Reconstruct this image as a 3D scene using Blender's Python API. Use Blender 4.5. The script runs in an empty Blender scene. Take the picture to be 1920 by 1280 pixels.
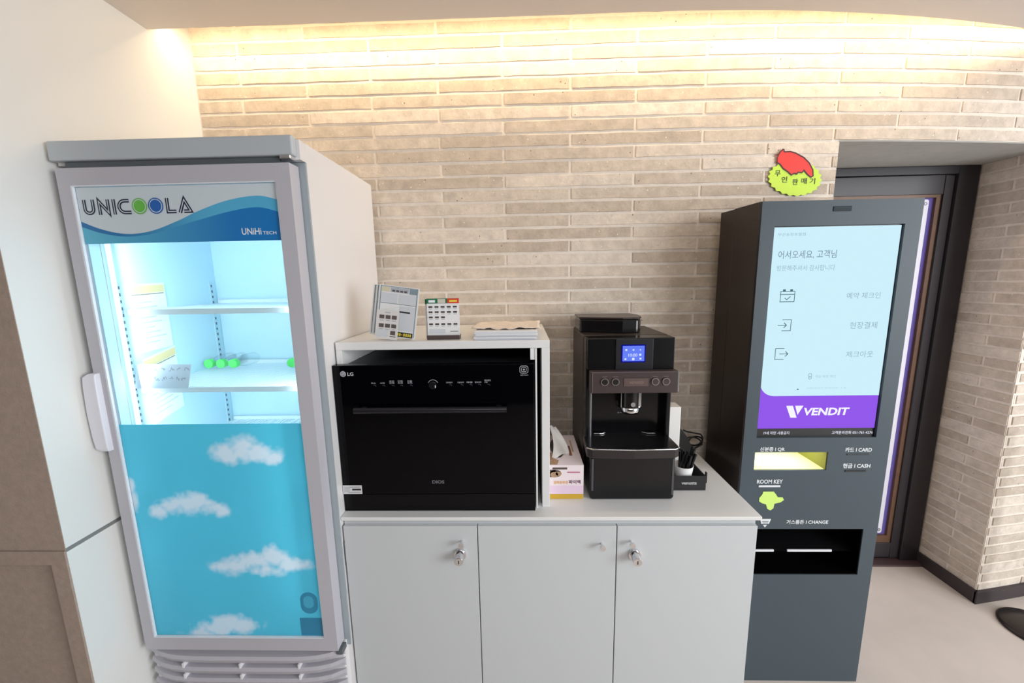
import bpy, bmesh, math, random
import numpy as np
from mathutils import Vector, Matrix
random.seed(7)
SC = bpy.context.scene
COL = SC.collection

# ------------------------------------------------------------------ camera
cam_d = bpy.data.cameras.new('camera'); cam = bpy.data.objects.new('camera', cam_d); COL.objects.link(cam)
cam_d.sensor_width = 36.0; cam_d.lens = 723.509 / 1920 * 36.0; cam_d.clip_start = 0.02
fw = Vector((-0.02637139, 0.98745535, -0.15576084)).normalized()
rt = Vector((0.99956538, 0.02399289, -0.01712894)).normalized()
up = rt.cross(fw).normalized()
cam.matrix_world = Matrix(((rt.x, up.x, -fw.x, .58), (rt.y, up.y, -fw.y, -1.088), (rt.z, up.z, -fw.z, 1.586), (0, 0, 0, 1)))
SC.camera = cam

# ------------------------------------------------------------------ world, lights, exposure
w = bpy.data.worlds.new('room_ambient'); SC.world = w; w.use_nodes = True
w.node_tree.nodes['Background'].inputs[0].default_value = (0.93, 0.97, 1.0, 1)
w.node_tree.nodes['Background'].inputs[1].default_value = 0.38
SC.view_settings.view_transform = 'Standard'; SC.view_settings.look = 'None'
SC.view_settings.gamma = 1.0; SC.view_settings.use_curve_mapping = False
SC.view_settings.exposure = 0.0

def area(name, loc, target, sx, sy, power, col):
    d = bpy.data.lights.new(name, 'AREA'); d.shape = 'RECTANGLE'; d.size = sx; d.size_y = sy
    d.energy = power; d.color = col
    o = bpy.data.objects.new(name, d); COL.objects.link(o); o.location = loc
    o.rotation_euler = (Vector(target) - Vector(loc)).to_track_quat('-Z', 'Y').to_euler()
    return o
# daylight of the lobby's shop window, to the right behind the photographer
area('window_daylight', (4.3, -2.3, 1.75), (0.2, 0.2, 1.1), 2.2, 2.0, 150, (0.93, 0.97, 1.0))
# added overhead fill behind the photographer, no known fixture there
area('added_fill_light', (0.8, -2.0, 2.42), (0.8, -1.9, 0.0), 1.6, 0.5, 19, (0.95, 0.975, 1.0))
# warm light strip lying in the ceiling cove (one run along the straight wall, short runs round the bend)
CW = (1.0, 0.77, 0.46)
area('cove_strip', (0.18, 0.372, 2.486), (0.18, 0.50, 2.33), 1.66, 0.022, 5.2, CW)
for k, xa in enumerate((1.01, 1.46, 1.91, 2.36, 2.81)):
    xm = xa + .225; y_ = .375 + .052 * max(0, xm - 1.2) ** 2; dx_ = .104 * max(0, xm - 1.2)
    area('cove_strip_bend', (xm, y_, 2.486), (xm - dx_ * .125, y_ + .125, 2.33), 0.45, 0.022, 1.5, CW)

# ------------------------------------------------------------------ materials
def lin(c):
    return tuple(((v / 255) / 12.92 if v / 255 <= .04045 else ((v / 255 + .055) / 1.055) ** 2.4) for v in c)
MATS = {}
def mat(name, rgb, rough=.5, metal=0.0, spec=.5, emit=None, es=0.0, noise=0.0, nscale=40, bump=0.0, bscale=120, alpha=None, coat=0.0):
    if name in MATS: return MATS[name]
    m = bpy.data.materials.new(name); m.use_nodes = True; nt = m.node_tree
    b = nt.nodes['Principled BSDF']; c = lin(rgb) + (1,)
    b.inputs['Base Color'].default_value = c; b.inputs['Roughness'].default_value = rough
    b.inputs['Metallic'].default_value = metal; b.inputs['Specular IOR Level'].default_value = spec
    b.inputs['Coat Weight'].default_value = coat
    if emit: b.inputs['Emission Color'].default_value = lin(emit) + (1,); b.inputs['Emission Strength'].default_value = es
    if noise or bump:
        tc = nt.nodes.new('ShaderNodeTexCoord')
    if noise:
        n = nt.nodes.new('ShaderNodeTexNoise'); n.inputs['Scale'].default_value = nscale; n.inputs['Detail'].default_value = 6
        nt.links.new(tc.outputs['Object'], n.inputs['Vector'])
        r = nt.nodes.new('ShaderNodeMapRange'); r.inputs[1].default_value = .3; r.inputs[2].default_value = .7
        r.inputs[3].default_value = 1 - noise; r.inputs[4].default_value = 1 + noise
        nt.links.new(n.outputs['Fac'], r.inputs[0])
        mx = nt.nodes.new('ShaderNodeVectorMath'); mx.operation = 'SCALE'; mx.inputs[0].default_value = c[:3]
        nt.links.new(r.outputs[0], mx.inputs['Scale']); nt.links.new(mx.outputs[0], b.inputs['Base Color'])
    if bump:
        n2 = nt.nodes.new('ShaderNodeTexNoise'); n2.inputs['Scale'].default_value = bscale; n2.inputs['Detail'].default_value = 4
        nt.links.new(tc.outputs['Object'], n2.inputs['Vector'])
        bp = nt.nodes.new('ShaderNodeBump'); bp.inputs['Strength'].default_value = bump; bp.inputs['Distance'].default_value = .002
        nt.links.new(n2.outputs['Fac'], bp.inputs['Height']); nt.links.new(bp.outputs[0], b.inputs['Normal'])
    MATS[name] = m
    return m
def emis(name, rgb, s):
    if name in MATS: return MATS[name]
    m = bpy.data.materials.new(name); m.use_nodes = True; nt = m.node_tree; nt.nodes.clear()
    o = nt.nodes.new('ShaderNodeOutputMaterial'); e = nt.nodes.new('ShaderNodeEmission')
    e.inputs[0].default_value = lin(rgb) + (1,); e.inputs[1].default_value = s
    nt.links.new(e.outputs[0], o.inputs[0]); MATS[name] = m; return m
def clear(name, tint, rough=.02, ior=1.3):
    m = bpy.data.materials.new(name); m.use_nodes = True; nt = m.node_tree; nt.nodes.clear()
    o = nt.nodes.new('ShaderNodeOutputMaterial'); t = nt.nodes.new('ShaderNodeBsdfTransparent'); g = nt.nodes.new('ShaderNodeBsdfGlossy')
    t.inputs[0].default_value = tint + (1,); g.inputs['Roughness'].default_value = rough
    lwt = nt.nodes.new('ShaderNodeLayerWeight'); pw_ = nt.nodes.new('ShaderNodeMath'); pw_.operation = 'POWER'; pw_.inputs[1].default_value = 5
    nt.links.new(lwt.outputs['Facing'], pw_.inputs[0])      # thin-sheet reflectance, the same from both sides
    f = nt.nodes.new('ShaderNodeMath'); f.operation = 'MULTIPLY_ADD'; f0 = ((ior - 1) / (ior + 1)) ** 2; f.inputs[1].default_value = 1 - f0; f.inputs[2].default_value = f0
    nt.links.new(pw_.outputs[0], f.inputs[0])
    x = nt.nodes.new('ShaderNodeMixShader'); nt.links.new(f.outputs[0], x.inputs[0])
    nt.links.new(t.outputs[0], x.inputs[1]); nt.links.new(g.outputs[0], x.inputs[2]); nt.links.new(x.outputs[0], o.inputs[0])
    MATS[name] = m; return m

def brick_material():
    m = bpy.data.materials.new('brick_stone'); m.use_nodes = True; nt = m.node_tree; N = nt.nodes; Lk = nt.links
    b = N['Principled BSDF']; b.inputs['Roughness'].default_value = .88; b.inputs['Specular IOR Level'].default_value = .25
    tc = N.new('ShaderNodeTexCoord'); oi = N.new('ShaderNodeObjectInfo')
    cr = N.new('ShaderNodeValToRGB'); e = cr.color_ramp.elements
    e[0].position = 0; e[0].color = lin((194, 179, 164)) + (1,); e[1].position = 1; e[1].color = lin((224, 211, 198)) + (1,)
    k = cr.color_ramp.elements.new(.55); k.color = lin((208, 194, 179)) + (1,)
    Lk.new(oi.outputs['Random'], cr.inputs[0])
    ad = N.new('ShaderNodeVectorMath'); ad.operation = 'ADD'
    sc = N.new('ShaderNodeVectorMath'); sc.operation = 'SCALE'; sc.inputs[0].default_value = (31, 17, 53); Lk.new(oi.outputs['Random'], sc.inputs['Scale'])
    Lk.new(tc.outputs['Object'], ad.inputs[0]); Lk.new(sc.outputs[0], ad.inputs[1])
    n = N.new('ShaderNodeTexNoise'); n.inputs['Scale'].default_value = 22; n.inputs['Detail'].default_value = 10; n.inputs['Roughness'].default_value = .65
    Lk.new(ad.outputs[0], n.inputs['Vector'])
    r = N.new('ShaderNodeMapRange'); r.inputs[1].default_value = .3; r.inputs[2].default_value = .7; r.inputs[3].default_value = .80; r.inputs[4].default_value = 1.14
    Lk.new(n.outputs['Fac'], r.inputs[0])
    mu = N.new('ShaderNodeVectorMath'); mu.operation = 'SCALE'; Lk.new(cr.outputs[0], mu.inputs[0]); Lk.new(r.outputs[0], mu.inputs['Scale'])
    # pale grit and dark pores
    v = N.new('ShaderNodeTexVoronoi'); v.inputs['Scale'].default_value = 55; Lk.new(ad.outputs[0], v.inputs['Vector'])
    lt = N.new('ShaderNodeMath'); lt.operation = 'LESS_THAN'; lt.inputs[1].default_value = .13; Lk.new(v.outputs['Distance'], lt.inputs[0])
    gt = N.new('ShaderNodeMath'); gt.operation = 'GREATER_THAN'; gt.inputs[1].default_value = .72
    sep = N.new('ShaderNodeSeparateColor'); Lk.new(v.outputs['Color'], sep.inputs[0]); Lk.new(sep.outputs[0], gt.inputs[0])
    ml = N.new('ShaderNodeMath'); ml.operation = 'MULTIPLY'; Lk.new(lt.outputs[0], ml.inputs[0]); Lk.new(gt.outputs[0], ml.inputs[1])
    m1 = N.new('ShaderNodeMix'); m1.data_type = 'RGBA'; Lk.new(ml.outputs[0], m1.inputs[0]); Lk.new(mu.outputs[0], m1.inputs[6]); m1.inputs[7].default_value = lin((236, 224, 208)) + (1,)
    gd = N.new('ShaderNodeMath'); gd.operation = 'LESS_THAN'; gd.inputs[1].default_value = .07; Lk.new(sep.outputs[0], gd.inputs[0])
    ml2 = N.new('ShaderNodeMath'); ml2.operation = 'MULTIPLY'; Lk.new(lt.outputs[0], ml2.inputs[0]); Lk.new(gd.outputs[0], ml2.inputs[1])
    m2 = N.new('ShaderNodeMix'); m2.data_type = 'RGBA'; Lk.new(ml2.outputs[0], m2.inputs[0]); Lk.new(m1.outputs[2], m2.inputs[6]); m2.inputs[7].default_value = lin((120, 104, 90)) + (1,)
    n4 = N.new('ShaderNodeTexNoise'); n4.inputs['Scale'].default_value = 150; n4.inputs['Detail'].default_value = 3; Lk.new(ad.outputs[0], n4.inputs['Vector'])
    r4 = N.new('ShaderNodeMapRange'); r4.inputs[1].default_value = .60; r4.inputs[2].default_value = .74; r4.inputs[3].default_value = 1; r4.inputs[4].default_value = .82; Lk.new(n4.outputs['Fac'], r4.inputs[0])
    m4 = N.new('ShaderNodeVectorMath'); m4.operation = 'SCALE'; Lk.new(m2.outputs[2], m4.inputs[0]); Lk.new(r4.outputs[0], m4.inputs['Scale'])
    Lk.new(m4.outputs[0], b.inputs['Base Color'])
    bp = N.new('ShaderNodeBump'); bp.inputs['Strength'].default_value = .55; bp.inputs['Distance'].default_value = .003
    n3 = N.new('ShaderNodeTexNoise'); n3.inputs['Scale'].default_value = 75; n3.inputs['Detail'].default_value = 8; Lk.new(ad.outputs[0], n3.inputs['Vector'])
    Lk.new(n3.outputs['Fac'], bp.inputs['Height']); Lk.new(bp.outputs[0], b.inputs['Normal'])
    MATS['brick_stone'] = m; return m
BRICK = brick_material()
MORTAR = mat('mortar', (232, 221, 209), .95, spec=.2, noise=.05, nscale=60, bump=.4, bscale=200)
WHITEWALL = mat('painted_white', (226, 226, 223), .7, spec=.3, bump=.08, bscale=300)
TAUPE = mat('taupe_stucco', (170, 151, 138), .9, spec=.2, noise=.06, nscale=60, bump=.35, bscale=260)
CEIL = mat('ceiling_paint', (216, 210, 206), .8, spec=.2)
WHITE = mat('white_laminate', (226, 226, 225), .38)
LAM = mat('cabinet_laminate', (199, 202, 204), .42, bump=.03, bscale=300)
STEEL = mat('chrome', (225, 225, 228), .12, 1.0)
FRIDGE = mat('fridge_enamel', (222, 220, 221), .32)
FRAME = mat('fridge_door_frame', (188, 186, 194), .42)
DGREY = mat('dark_grey_plastic', (92, 98, 102), .5)
BLACK = mat('black_plastic', (20, 19, 20), .42)
GLOSSB = mat('black_glass', (3, 3, 6), .05, spec=.16)
INK = mat('print_black', (34, 34, 38), .6)
PAPER = mat('white_paper', (232, 232, 232), .7)

# ------------------------------------------------------------------ mesh helpers
class MB:
    def __init__(s): s.v = []; s.f = []; s.sm = []
    def add(s, vs, fs, smooth=False):
        o = len(s.v); s.v += [tuple(p) for p in vs]; s.f += [tuple(i + o for i in f) for f in fs]; s.sm += [smooth] * len(fs); return s
    def box(s, x0, x1, y0, y1, z0, z1):
        return s.add([(x0, y0, z0), (x1, y0, z0), (x1, y1, z0), (x0, y1, z0), (x0, y0, z1), (x1, y0, z1), (x1, y1, z1), (x0, y1, z1)],
                     [(0, 3, 2, 1), (4, 5, 6, 7), (0, 1, 5, 4), (1, 2, 6, 5), (2, 3, 7, 6), (3, 0, 4, 7)])
    def hexa(s, b, t):   # 4 bottom points (ccw from above), 4 top points
        return s.add(list(b) + list(t), [(0, 3, 2, 1), (4, 5, 6, 7), (0, 1, 5, 4), (1, 2, 6, 5), (2, 3, 7, 6), (3, 0, 4, 7)])
    def quad(s, x0, x1, z0, z1, y):   # faces -y
        return s.add([(x0, y, z0), (x1, y, z0), (x1, y, z1), (x0, y, z1)], [(0, 1, 2, 3)])
    def plate(s, pts, y0, y1):   # polygon in xz (ccw seen from -y), from y0 (front) to y1
        n = len(pts)
        return s.add([(x, y0, z) for x, z in pts] + [(x, y1, z) for x, z in pts],
                     [tuple(range(n)), tuple(range(2 * n - 1, n - 1, -1))] + [(i, i + n, (i + 1) % n + n, (i + 1) % n) for i in range(n)])
    def slab(s, pts, z0, z1):   # polygon in xy ccw from above
        n = len(pts)
        return s.add([(x, y, z0) for x, y in pts] + [(x, y, z1) for x, y in pts],
                     [tuple(range(n - 1, -1, -1)), tuple(range(n, 2 * n))] + [(i, (i + 1) % n, (i + 1) % n + n, i + n) for i in range(n)])
    def side(s, pts, x0, x1):   # polygon in yz, extruded along x
        n = len(pts)
        return s.add([(x0, y, z) for y, z in pts] + [(x1, y, z) for y, z in pts],
                     [tuple(range(n)), tuple(range(2 * n - 1, n - 1, -1))] + [(i, i + n, (i + 1) % n + n, (i + 1) % n) for i in range(n)])
    def rod(s, a, b, r0, r1=None, n=14, caps=True):
        r1 = r0 if r1 is None else r1; a = Vector(a); b = Vector(b); d = (b - a).normalized()
        u = d.orthogonal().normalized(); v = d.cross(u)
        ring = lambda c, r: [c + (u * math.cos(2 * math.pi * i / n) + v * math.sin(2 * math.pi * i / n)) * r for i in range(n)]
        s.add(ring(a, r0) + ring(b, r1), [(i, (i + 1) % n, (i + 1) % n + n, i + n) for i in range(n)], True)
        if caps: s.add(ring(a, r0), [tuple(range(n - 1, -1, -1))]); s.add(ring(b, r1), [tuple(range(n))])
        return s
    def tube(s, pts, r, n=8):
        pts = [Vector(p) for p in pts]; rings = []; u = None
        for i, p in enumerate(pts):
            d = (pts[min(i + 1, len(pts) - 1)] - pts[max(i - 1, 0)]).normalized()
            u = d.orthogonal().normalized() if u is None else (u - d * u.dot(d)).normalized()
            v = d.cross(u); rings.append([p + (u * math.cos(2 * math.pi * k / n) + v * math.sin(2 * math.pi * k / n)) * r for k in range(n)])
        fs = [(i * n + k, i * n + (k + 1) % n, (i + 1) * n + (k + 1) % n, (i + 1) * n + k) for i in range(len(pts) - 1) for k in range(n)]
        s.add([q for R in rings for q in R], fs, True)
        s.add(rings[0], [tuple(range(n - 1, -1, -1))]); s.add(rings[-1], [tuple(range(n))]); return s
    def lathe(s, c, prof, n=24):   # axis z, profile (r,z)
        vs = [(c[0] + r * math.cos(2 * math.pi * k / n), c[1] + r * math.sin(2 * math.pi * k / n), c[2] + z) for r, z in prof for k in range(n)]
        return s.add(vs, [(i * n + k, i * n + (k + 1) % n, (i + 1) * n + (k + 1) % n, (i + 1) * n + k) for i in range(len(prof) - 1) for k in range(n)], True)
    def disc(s, x, z, r, y, n=24, rz=None):
        rz = rz or r
        return s.add([(x + r * math.cos(2 * math.pi * k / n), y, z + rz * math.sin(2 * math.pi * k / n)) for k in range(n)], [tuple(range(n))])
    def ring(s, x, z, r0, r1, y, n=24, a0=0, a1=2 * math.pi):
        full = abs(a1 - a0) > 6.28; m = n if full else n + 1
        vs = []
        for k in range(m):
            t = a0 + (a1 - a0) * k / n; vs += [(x + r0 * math.cos(t), y, z + r0 * math.sin(t)), (x + r1 * math.cos(t), y, z + r1 * math.sin(t))]
        return s.add(vs, [(2 * k, 2 * k + 1, (2 * k + 3) % (2 * m), (2 * k + 2) % (2 * m)) for k in range(n)])
    def stroke(s, pts, wd, y):   # flat ribbon in xz facing -y
        P = [Vector((p[0], p[1])) for p in pts]; n = len(P); vs = []
        closed = (P[0] - P[-1]).length < 1e-7
        for i in range(n):
            if closed: a, c = P[(i - 1) % (n - 1)], P[(i + 1) % (n - 1)] if i < n - 1 else P[1]
            else: a, c = P[max(i - 1, 0)], P[min(i + 1, n - 1)]
            d0 = (P[i] - a); d1 = (c - P[i])
            d0 = d0.normalized() if d0.length > 1e-9 else d1.normalized(); d1 = d1.normalized() if d1.length > 1e-9 else d0
            t = (d0 + d1); t = t.normalized() if t.length > 1e-6 else d0
            nn = Vector((-t.y, t.x)); k = 1 / max(.35, abs(nn.dot(Vector((-d1.y, d1.x)))))
            for sg in (1, -1): q = P[i] + nn * (wd / 2 * k * sg); vs.append((q.x, y, q.y))
        return s.add(vs, [(2 * i, 2 * i + 1, 2 * i + 3, 2 * i + 2) for i in range(n - 1)])
    def rrect(s, x0, x1, z0, z1, r, y0, y1, n=5):
        return s.plate(rr(x0, x1, z0, z1, r, n), y0, y1)
def rr(x0, x1, z0, z1, r, n=5):
    P = []
    for cx, cz, a in ((x1 - r, z0 + r, -90), (x1 - r, z1 - r, 0), (x0 + r, z1 - r, 90), (x0 + r, z0 + r, 180)):
        for k in range(n + 1): t = math.radians(a + 90 * k / n); P.append((cx + r * math.cos(t), cz + r * math.sin(t)))
    return P
def holes(x0, x1, z0, z1, y0, y1, hs):   # plate with rectangular holes
    xs = sorted({x0, x1} | {h[0] for h in hs} | {h[1] for h in hs}); zs = sorted({z0, z1} | {h[2] for h in hs} | {h[3] for h in hs})
    m = MB()
    for a, b in zip(xs, xs[1:]):
        for c, d in zip(zs, zs[1:]):
            cx, cz = (a + b) / 2, (c + d) / 2
            if not any(h[0] < cx < h[1] and h[2] < cz < h[3] for h in hs): m.box(a, b, y0, y1, c, d)
    return m
ORG = {}
def root_of(o):
    while o.parent: o = o.parent
    return o
def build(mb, name, material, parent=None, bevel=0.0, seg=2, smooth=False, weld=True):
    me = bpy.data.meshes.new(name); org = Vector((0, 0, 0))
    if parent: org = Vector(ORG.get(root_of(parent).name, (0, 0, 0)))
    me.from_pydata([tuple(Vector(p) - org) for p in mb.v], [], mb.f)
    me.polygons.foreach_set('use_smooth', [bool(x or smooth) for x in mb.sm])
    if bevel:
        bm = bmesh.new(); bm.from_mesh(me); bmesh.ops.remove_doubles(bm, verts=bm.verts, dist=1e-6)
        es = [e for e in bm.edges if e.is_manifold and e.calc_face_angle(0) > .6]
        bmesh.ops.bevel(bm, geom=es, offset=bevel, segments=seg, affect='EDGES', profile=.5, clamp_overlap=True)
        bm.to_mesh(me); bm.free()
    me.materials.append(material); me.update()
    o = bpy.data.objects.new(name, me); COL.objects.link(o)
    if parent: o.parent = parent
    return o
def thing(name, label, cat, loc=(0, 0, 0), group=None):
    o = bpy.data.objects.new(name, None); COL.objects.link(o); o.location = loc; o.empty_display_size = .05
    ORG[o.name] = tuple(loc); o['label'] = label; o['category'] = cat
    if group: o['group'] = group
    return o
def tag(o, label, cat, group=None):
    o['label'] = label; o['category'] = cat
    if group: o['group'] = group
    return o
def struct(o, label=None):
    o['kind'] = 'structure'
    if label: o['label'] = label
    return o
TEXTQ = []
def lettering(body, x0, x1, z0, z1, y, material, parent, bold=0.0, shear=0.0, name='lettering'):
    TEXTQ.append((body, x0, x1, z0, z1, y, material, parent, bold, shear, name))
def flush_text():      # turn all queued words into flat print in one go
    obs = []
    for q in TEXTQ:
        cu = bpy.data.curves.new('glyphs', 'FONT'); cu.body = q[0]; cu.offset = q[8]; cu.shear = q[9]; cu.resolution_u = 3; cu.fill_mode = 'FRONT'
        o = bpy.data.objects.new('glyphs', cu); COL.objects.link(o); obs.append(o)
    dg = bpy.context.evaluated_depsgraph_get(); dg.update(); data = []
    for o in obs:
        me = bpy.data.meshes.new_from_object(o.evaluated_get(dg))
        data.append(([tuple(v.co) for v in me.vertices], [tuple(p.vertices) for p in me.polygons])); bpy.data.meshes.remove(me)
    for o in obs: cu = o.data; bpy.data.objects.remove(o); bpy.data.curves.remove(cu)
    for (body, x0, x1, z0, z1, y, material, parent, bold, shear, name), (vs, fs) in zip(TEXTQ, data):
        if not vs: continue
        a = min(v[0] for v in vs); b = max(v[0] for v in vs); c = min(v[1] for v in vs); d = max(v[1] for v in vs)
        m = MB(); m.add([(x0 + (v[0] - a) / (b - a) * (x1 - x0), y, z0 + (v[1] - c) / (d - c) * (z1 - z0)) for v in vs], fs)
        build(m, name, material, parent)

# ================================================================== SETTING
def yw(x): return .4986 + (.052 * (x - 1.2) ** 2 if x > 1.2 else 0)       # face of the brick wall, bending away to the right
def ye(x): return .32 + (.083 * (x - 1.0) ** 2 if x > 1.0 else 0)          # edge of the lowered ceiling
PITCH, BL, BH, ZL, XL, XR, XD = .0498, .502, .0412, 2.0916, -.661, 2.766, 1.808
XEND = 3.6
fl = MB().box(-3, 6, -4.5, 1.4, -.1, 0)
def floor_material():
    m = mat('floor_stone', (206, 194, 184), .45, noise=.05, nscale=5, bump=.03, bscale=200)
    return m
struct(build(fl, 'floor', floor_material()), 'beige speckled stone floor')

# brick wall: mortar bed, then every brick
def curved(m, x0, x1, z0, z1, dy, thick, n):
    xs = [x0 + (x1 - x0) * i / n for i in range(n + 1)]
    pts = [(x, yw(x) + dy) for x in xs] + [(x, yw(x) + dy + thick) for x in reversed(xs)]
    m.slab(pts, z0, z1)
wb = MB(); curved(wb, XL, 1.2, 0, 2.62, .003, .2, 1); curved(wb, 1.2, XD - .004, 0, 2.62, .003, .30, 6)
curved(wb, XD - .004, XR + .004, ZL + .003, 2.62, .003, .36, 8)
wall = struct(build(wb, 'wall_back', MORTAR), 'pale brick wall with light mortar behind the appliances')
BMESH = {}
def brick_mesh(L, key, bend=None, axis='x'):
    k = (round(L, 3), key)
    if bend is None and k in BMESH: return BMESH[k]
    rnd = random.Random(hash(k) & 0xffff); n = 8; c = .0016; xs = [-L / 2 + L * i / n for i in range(n + 1)]
    j = lambda a: rnd.uniform(-a, a)
    vs = []; hh = BH / 2
    for i, x in enumerate(xs):
        dy = bend(x) if bend else 0
        t, b = hh + j(.0013), -hh + j(.0013)
        xi = x + (c if i == 0 else -c if i == n else 0)
        fd = j(.0007)
        vs += [(x, dy + .012, t), (xi, dy + fd, t - c), (xi, dy + fd, b + c), (x, dy + .012, b)]
    fs = []
    for i in range(n):
        o, p = 4 * i, 4 * i + 4
        fs += [(o, o + 1, p + 1, p), (o + 1, o + 2, p + 2, p + 1), (o + 2, o + 3, p + 3, p + 2)]
    fs += [(0, 3, 2, 1), (4 * n, 4 * n + 1, 4 * n + 2, 4 * n + 3)]
    me = bpy.data.meshes.new('brick'); me.from_pydata(vs, [], fs); me.materials.append(BRICK)
    if bend is None: BMESH[k] = me
    return me
def place_brick(parent, x0, x1, row, where='front', yfix=None):
    L = x1 - x0 - .0085
    if L < .015: return
    xc = (x0 + x1) / 2; z = (row + .5) * PITCH; jit = random.uniform(-.0016, .0008)
    if where == 'front':
        if x1 > 1.2:
            y0 = yw(xc); me = brick_mesh(L, row, lambda u: yw(xc + u) - y0)
        else:
            y0 = yw(xc); me = brick_mesh(L, random.randrange(6))
        o = bpy.data.objects.new('brick', me); o.location = (xc, y0 + jit, z)
    else:   # reveal, facing -x ; x0,x1 are y values
        me = brick_mesh(L, random.randrange(5)); o = bpy.data.objects.new('brick', me)
        o.location = (yfix + jit, xc, z); o.rotation_euler = (0, 0, -math.pi / 2)
    COL.objects.link(o); o.parent = parent
def course(parent, x0, x1, row):
    s = -.229 if row % 2 == 0 else .017
    k = math.floor((x0 - s) / BL)
    while s + k * BL < x1 - .01:
        a, b = max(x0, s + k * BL), min(x1, s + (k + 1) * BL)
        if b - a > .02: place_brick(parent, a, b, row)
        k += 1
for row in range(16, 42): course(wall, XL, XD, row)
for row in range(42, 52): course(wall, XL, XEND - .3, row)
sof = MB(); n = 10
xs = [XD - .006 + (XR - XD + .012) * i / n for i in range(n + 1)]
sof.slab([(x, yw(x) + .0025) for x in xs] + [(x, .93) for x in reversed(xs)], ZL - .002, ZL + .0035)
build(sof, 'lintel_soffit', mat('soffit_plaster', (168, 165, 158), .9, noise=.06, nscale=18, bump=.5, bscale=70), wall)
jb = MB().box(XD - .01, XD, yw(XD) + .02, .9, 0, ZL); build(jb, 'door_jamb', MORTAR, wall)

pier = MB(); curved(pier, XR + .003, XEND, 0, 2.62, .003, .34, 5)
pw = struct(build(pier, 'wall_right', MORTAR), 'brick pier to the right of the dark door')
yf = yw(XR)
for row in range(1, 42):
    if row % 2: place_brick(pw, yf, yf + .135, row, 'rev', XR); place_brick(pw, yf + .135, .905, row, 'rev', XR)
    else: place_brick(pw, yf, .905, row, 'rev', XR)
    course(pw, XR + .002, 3.3, row)
bb = MB()
bb.slab([(XR - .012, yf - .012), (XR, yf - .012), (XR, .90), (XR - .012, .90)], 0, .066)
xs = [XR - .012 + (XEND - XR) * i / 6 for i in range(7)]
bb.slab([(x, yw(x) - .014) for x in xs] + [(x, yw(x)) for x in reversed(xs)], 0, .066)
struct(build(bb, 'baseboard_right', mat('skirting_dark', (58, 50, 52), .5), bevel=.002), 'dark skirting along the foot of the brick pier')

# left wall and its front face
lw = MB()
for z0_, z1_ in ((.892, 2.62), (0, .880)): lw.slab([(XL - .25, -.150), (XL - .032, -.150), (XL - .032, -.174), (XL, -.174), (XL, .52), (XL - .25, .52)], z0_, z1_)
struct(build(MB().box(XL - .24, XL - .0025, -.1735, .51, .8802, .8918), 'trim_2', mat('groove_grey', (128, 130, 130), .6)), 'grey joint line running along the white side wall')
struct(build(lw, 'wall_left', WHITEWALL), 'white painted side wall left of the drinks cooler')
pf = MB().box(-2.6, XL - .032, -.175, -.1505, .886, 2.436).box(XL - .032, XL - .0005, -.1755, -.1742, .886, 2.436)
struct(build(pf, 'wall_front', TAUPE), 'taupe rough rendered wall face at the left edge')
tr = MB().box(-2.6, XL - .032, -.179, -.1505, .845, .885).box(XL - .032, XL - .0005, -.179, -.1742, 0, .885).box(-.705, XL - .032, -.179, -.1505, 0, .845).box(-2.6, -.705, -.160, -.1505, 0, .845)
struct(build(tr, 'trim_1', TAUPE), 'taupe wainscot frame with sunken panel')
struct(build(MB().box(-2.6, 2.4, -3.75, -3.65, 0, 2.436), 'wall_rear', mat('added_wall_dark', (70, 64, 60), .7)), 'unseen dark wall added behind the photographer for darker reflections')  # added out of view so that the black gloss reflects something dark
# ceilings
cp = MB(); xs = [XL] + [1.0 + (XEND - 1.0) * i / 20 for i in range(21)]
cp.slab([(XL, -4.5), (XEND, -4.5)] + [(x, ye(x)) for x in reversed(xs)], 2.436, 2.462)
cp.box(-2.6, XL, -4.5, -.18, 2.436, 2.462)
struct(build(cp, 'ceiling', CEIL), 'lowered white ceiling with a curved edge')
cu_ = MB().box(XL - .25, XEND, 0, 1.2, 2.62, 2.66).box(XL - .25, XEND, -.02, 0, 2.462, 2.66)
struct(build(cu_, 'ceiling', CEIL), 'upper ceiling inside the light cove')
cl = MB()
for a, b in zip(xs, xs[1:]): cl.hexa([(a, ye(a) - .055, 2.4625), (b, ye(b) - .055, 2.4625), (b, ye(b) - .04, 2.4625), (a, ye(a) - .04, 2.4625)],
                                      [(a, ye(a) - .055, 2.467), (b, ye(b) - .055, 2.467), (b, ye(b) - .04, 2.467), (a, ye(a) - .04, 2.467)])
tag(build(cl, 'light_strip', emis('led_warm', (255, 214, 160), 6.0)), 'warm light strip hidden in the ceiling cove above the brick wall', 'light strip')

# door in the recess
DK = mat('door_dark_metal', (40, 36, 40), .45)
dr = MB().box(2.664, 2.760, .895, .96, 0, ZL - .004).box(XD, 2.664, .895, .96, 2.051, ZL - .004).box(XD, 1.90, .895, .96, 0, 2.051)
door = struct(build(dr, 'door_1', DK, bevel=.002), 'dark metal framed glass door in the brick recess')
lf = MB().box(2.617, 2.662, .908, .955, .02, 2.047).box(1.902, 2.617, .908, .955, 1.962, 2.047).box(1.902, 1.97, .908, .955, .02, 1.962).box(1.97, 2.617, .908, .955, .02, .108)
build(lf, 'door_leaf', mat('door_leaf_metal', (52, 47, 52), .45), door, bevel=.002)
wf = MB().box(2.594, 2.617, .914, .95, .108, 1.962).box(1.97, 2.594, .914, .95, .108, .150).box(1.97, 2.594, .914, .95, 1.948, 1.962)
build(wf, 'glazing_bead', mat('brown_wood', (112, 82, 62), .5, noise=.1, nscale=30), door)
gp = MB().box(1.97, 2.594, .928, .934, .150, 1.948); build(gp, 'pane', mat('door_pane', (96, 84, 150), .15, emit=(110, 96, 170), es=.25), door)  # pane emission stands for daylight coming from outdoors
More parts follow.
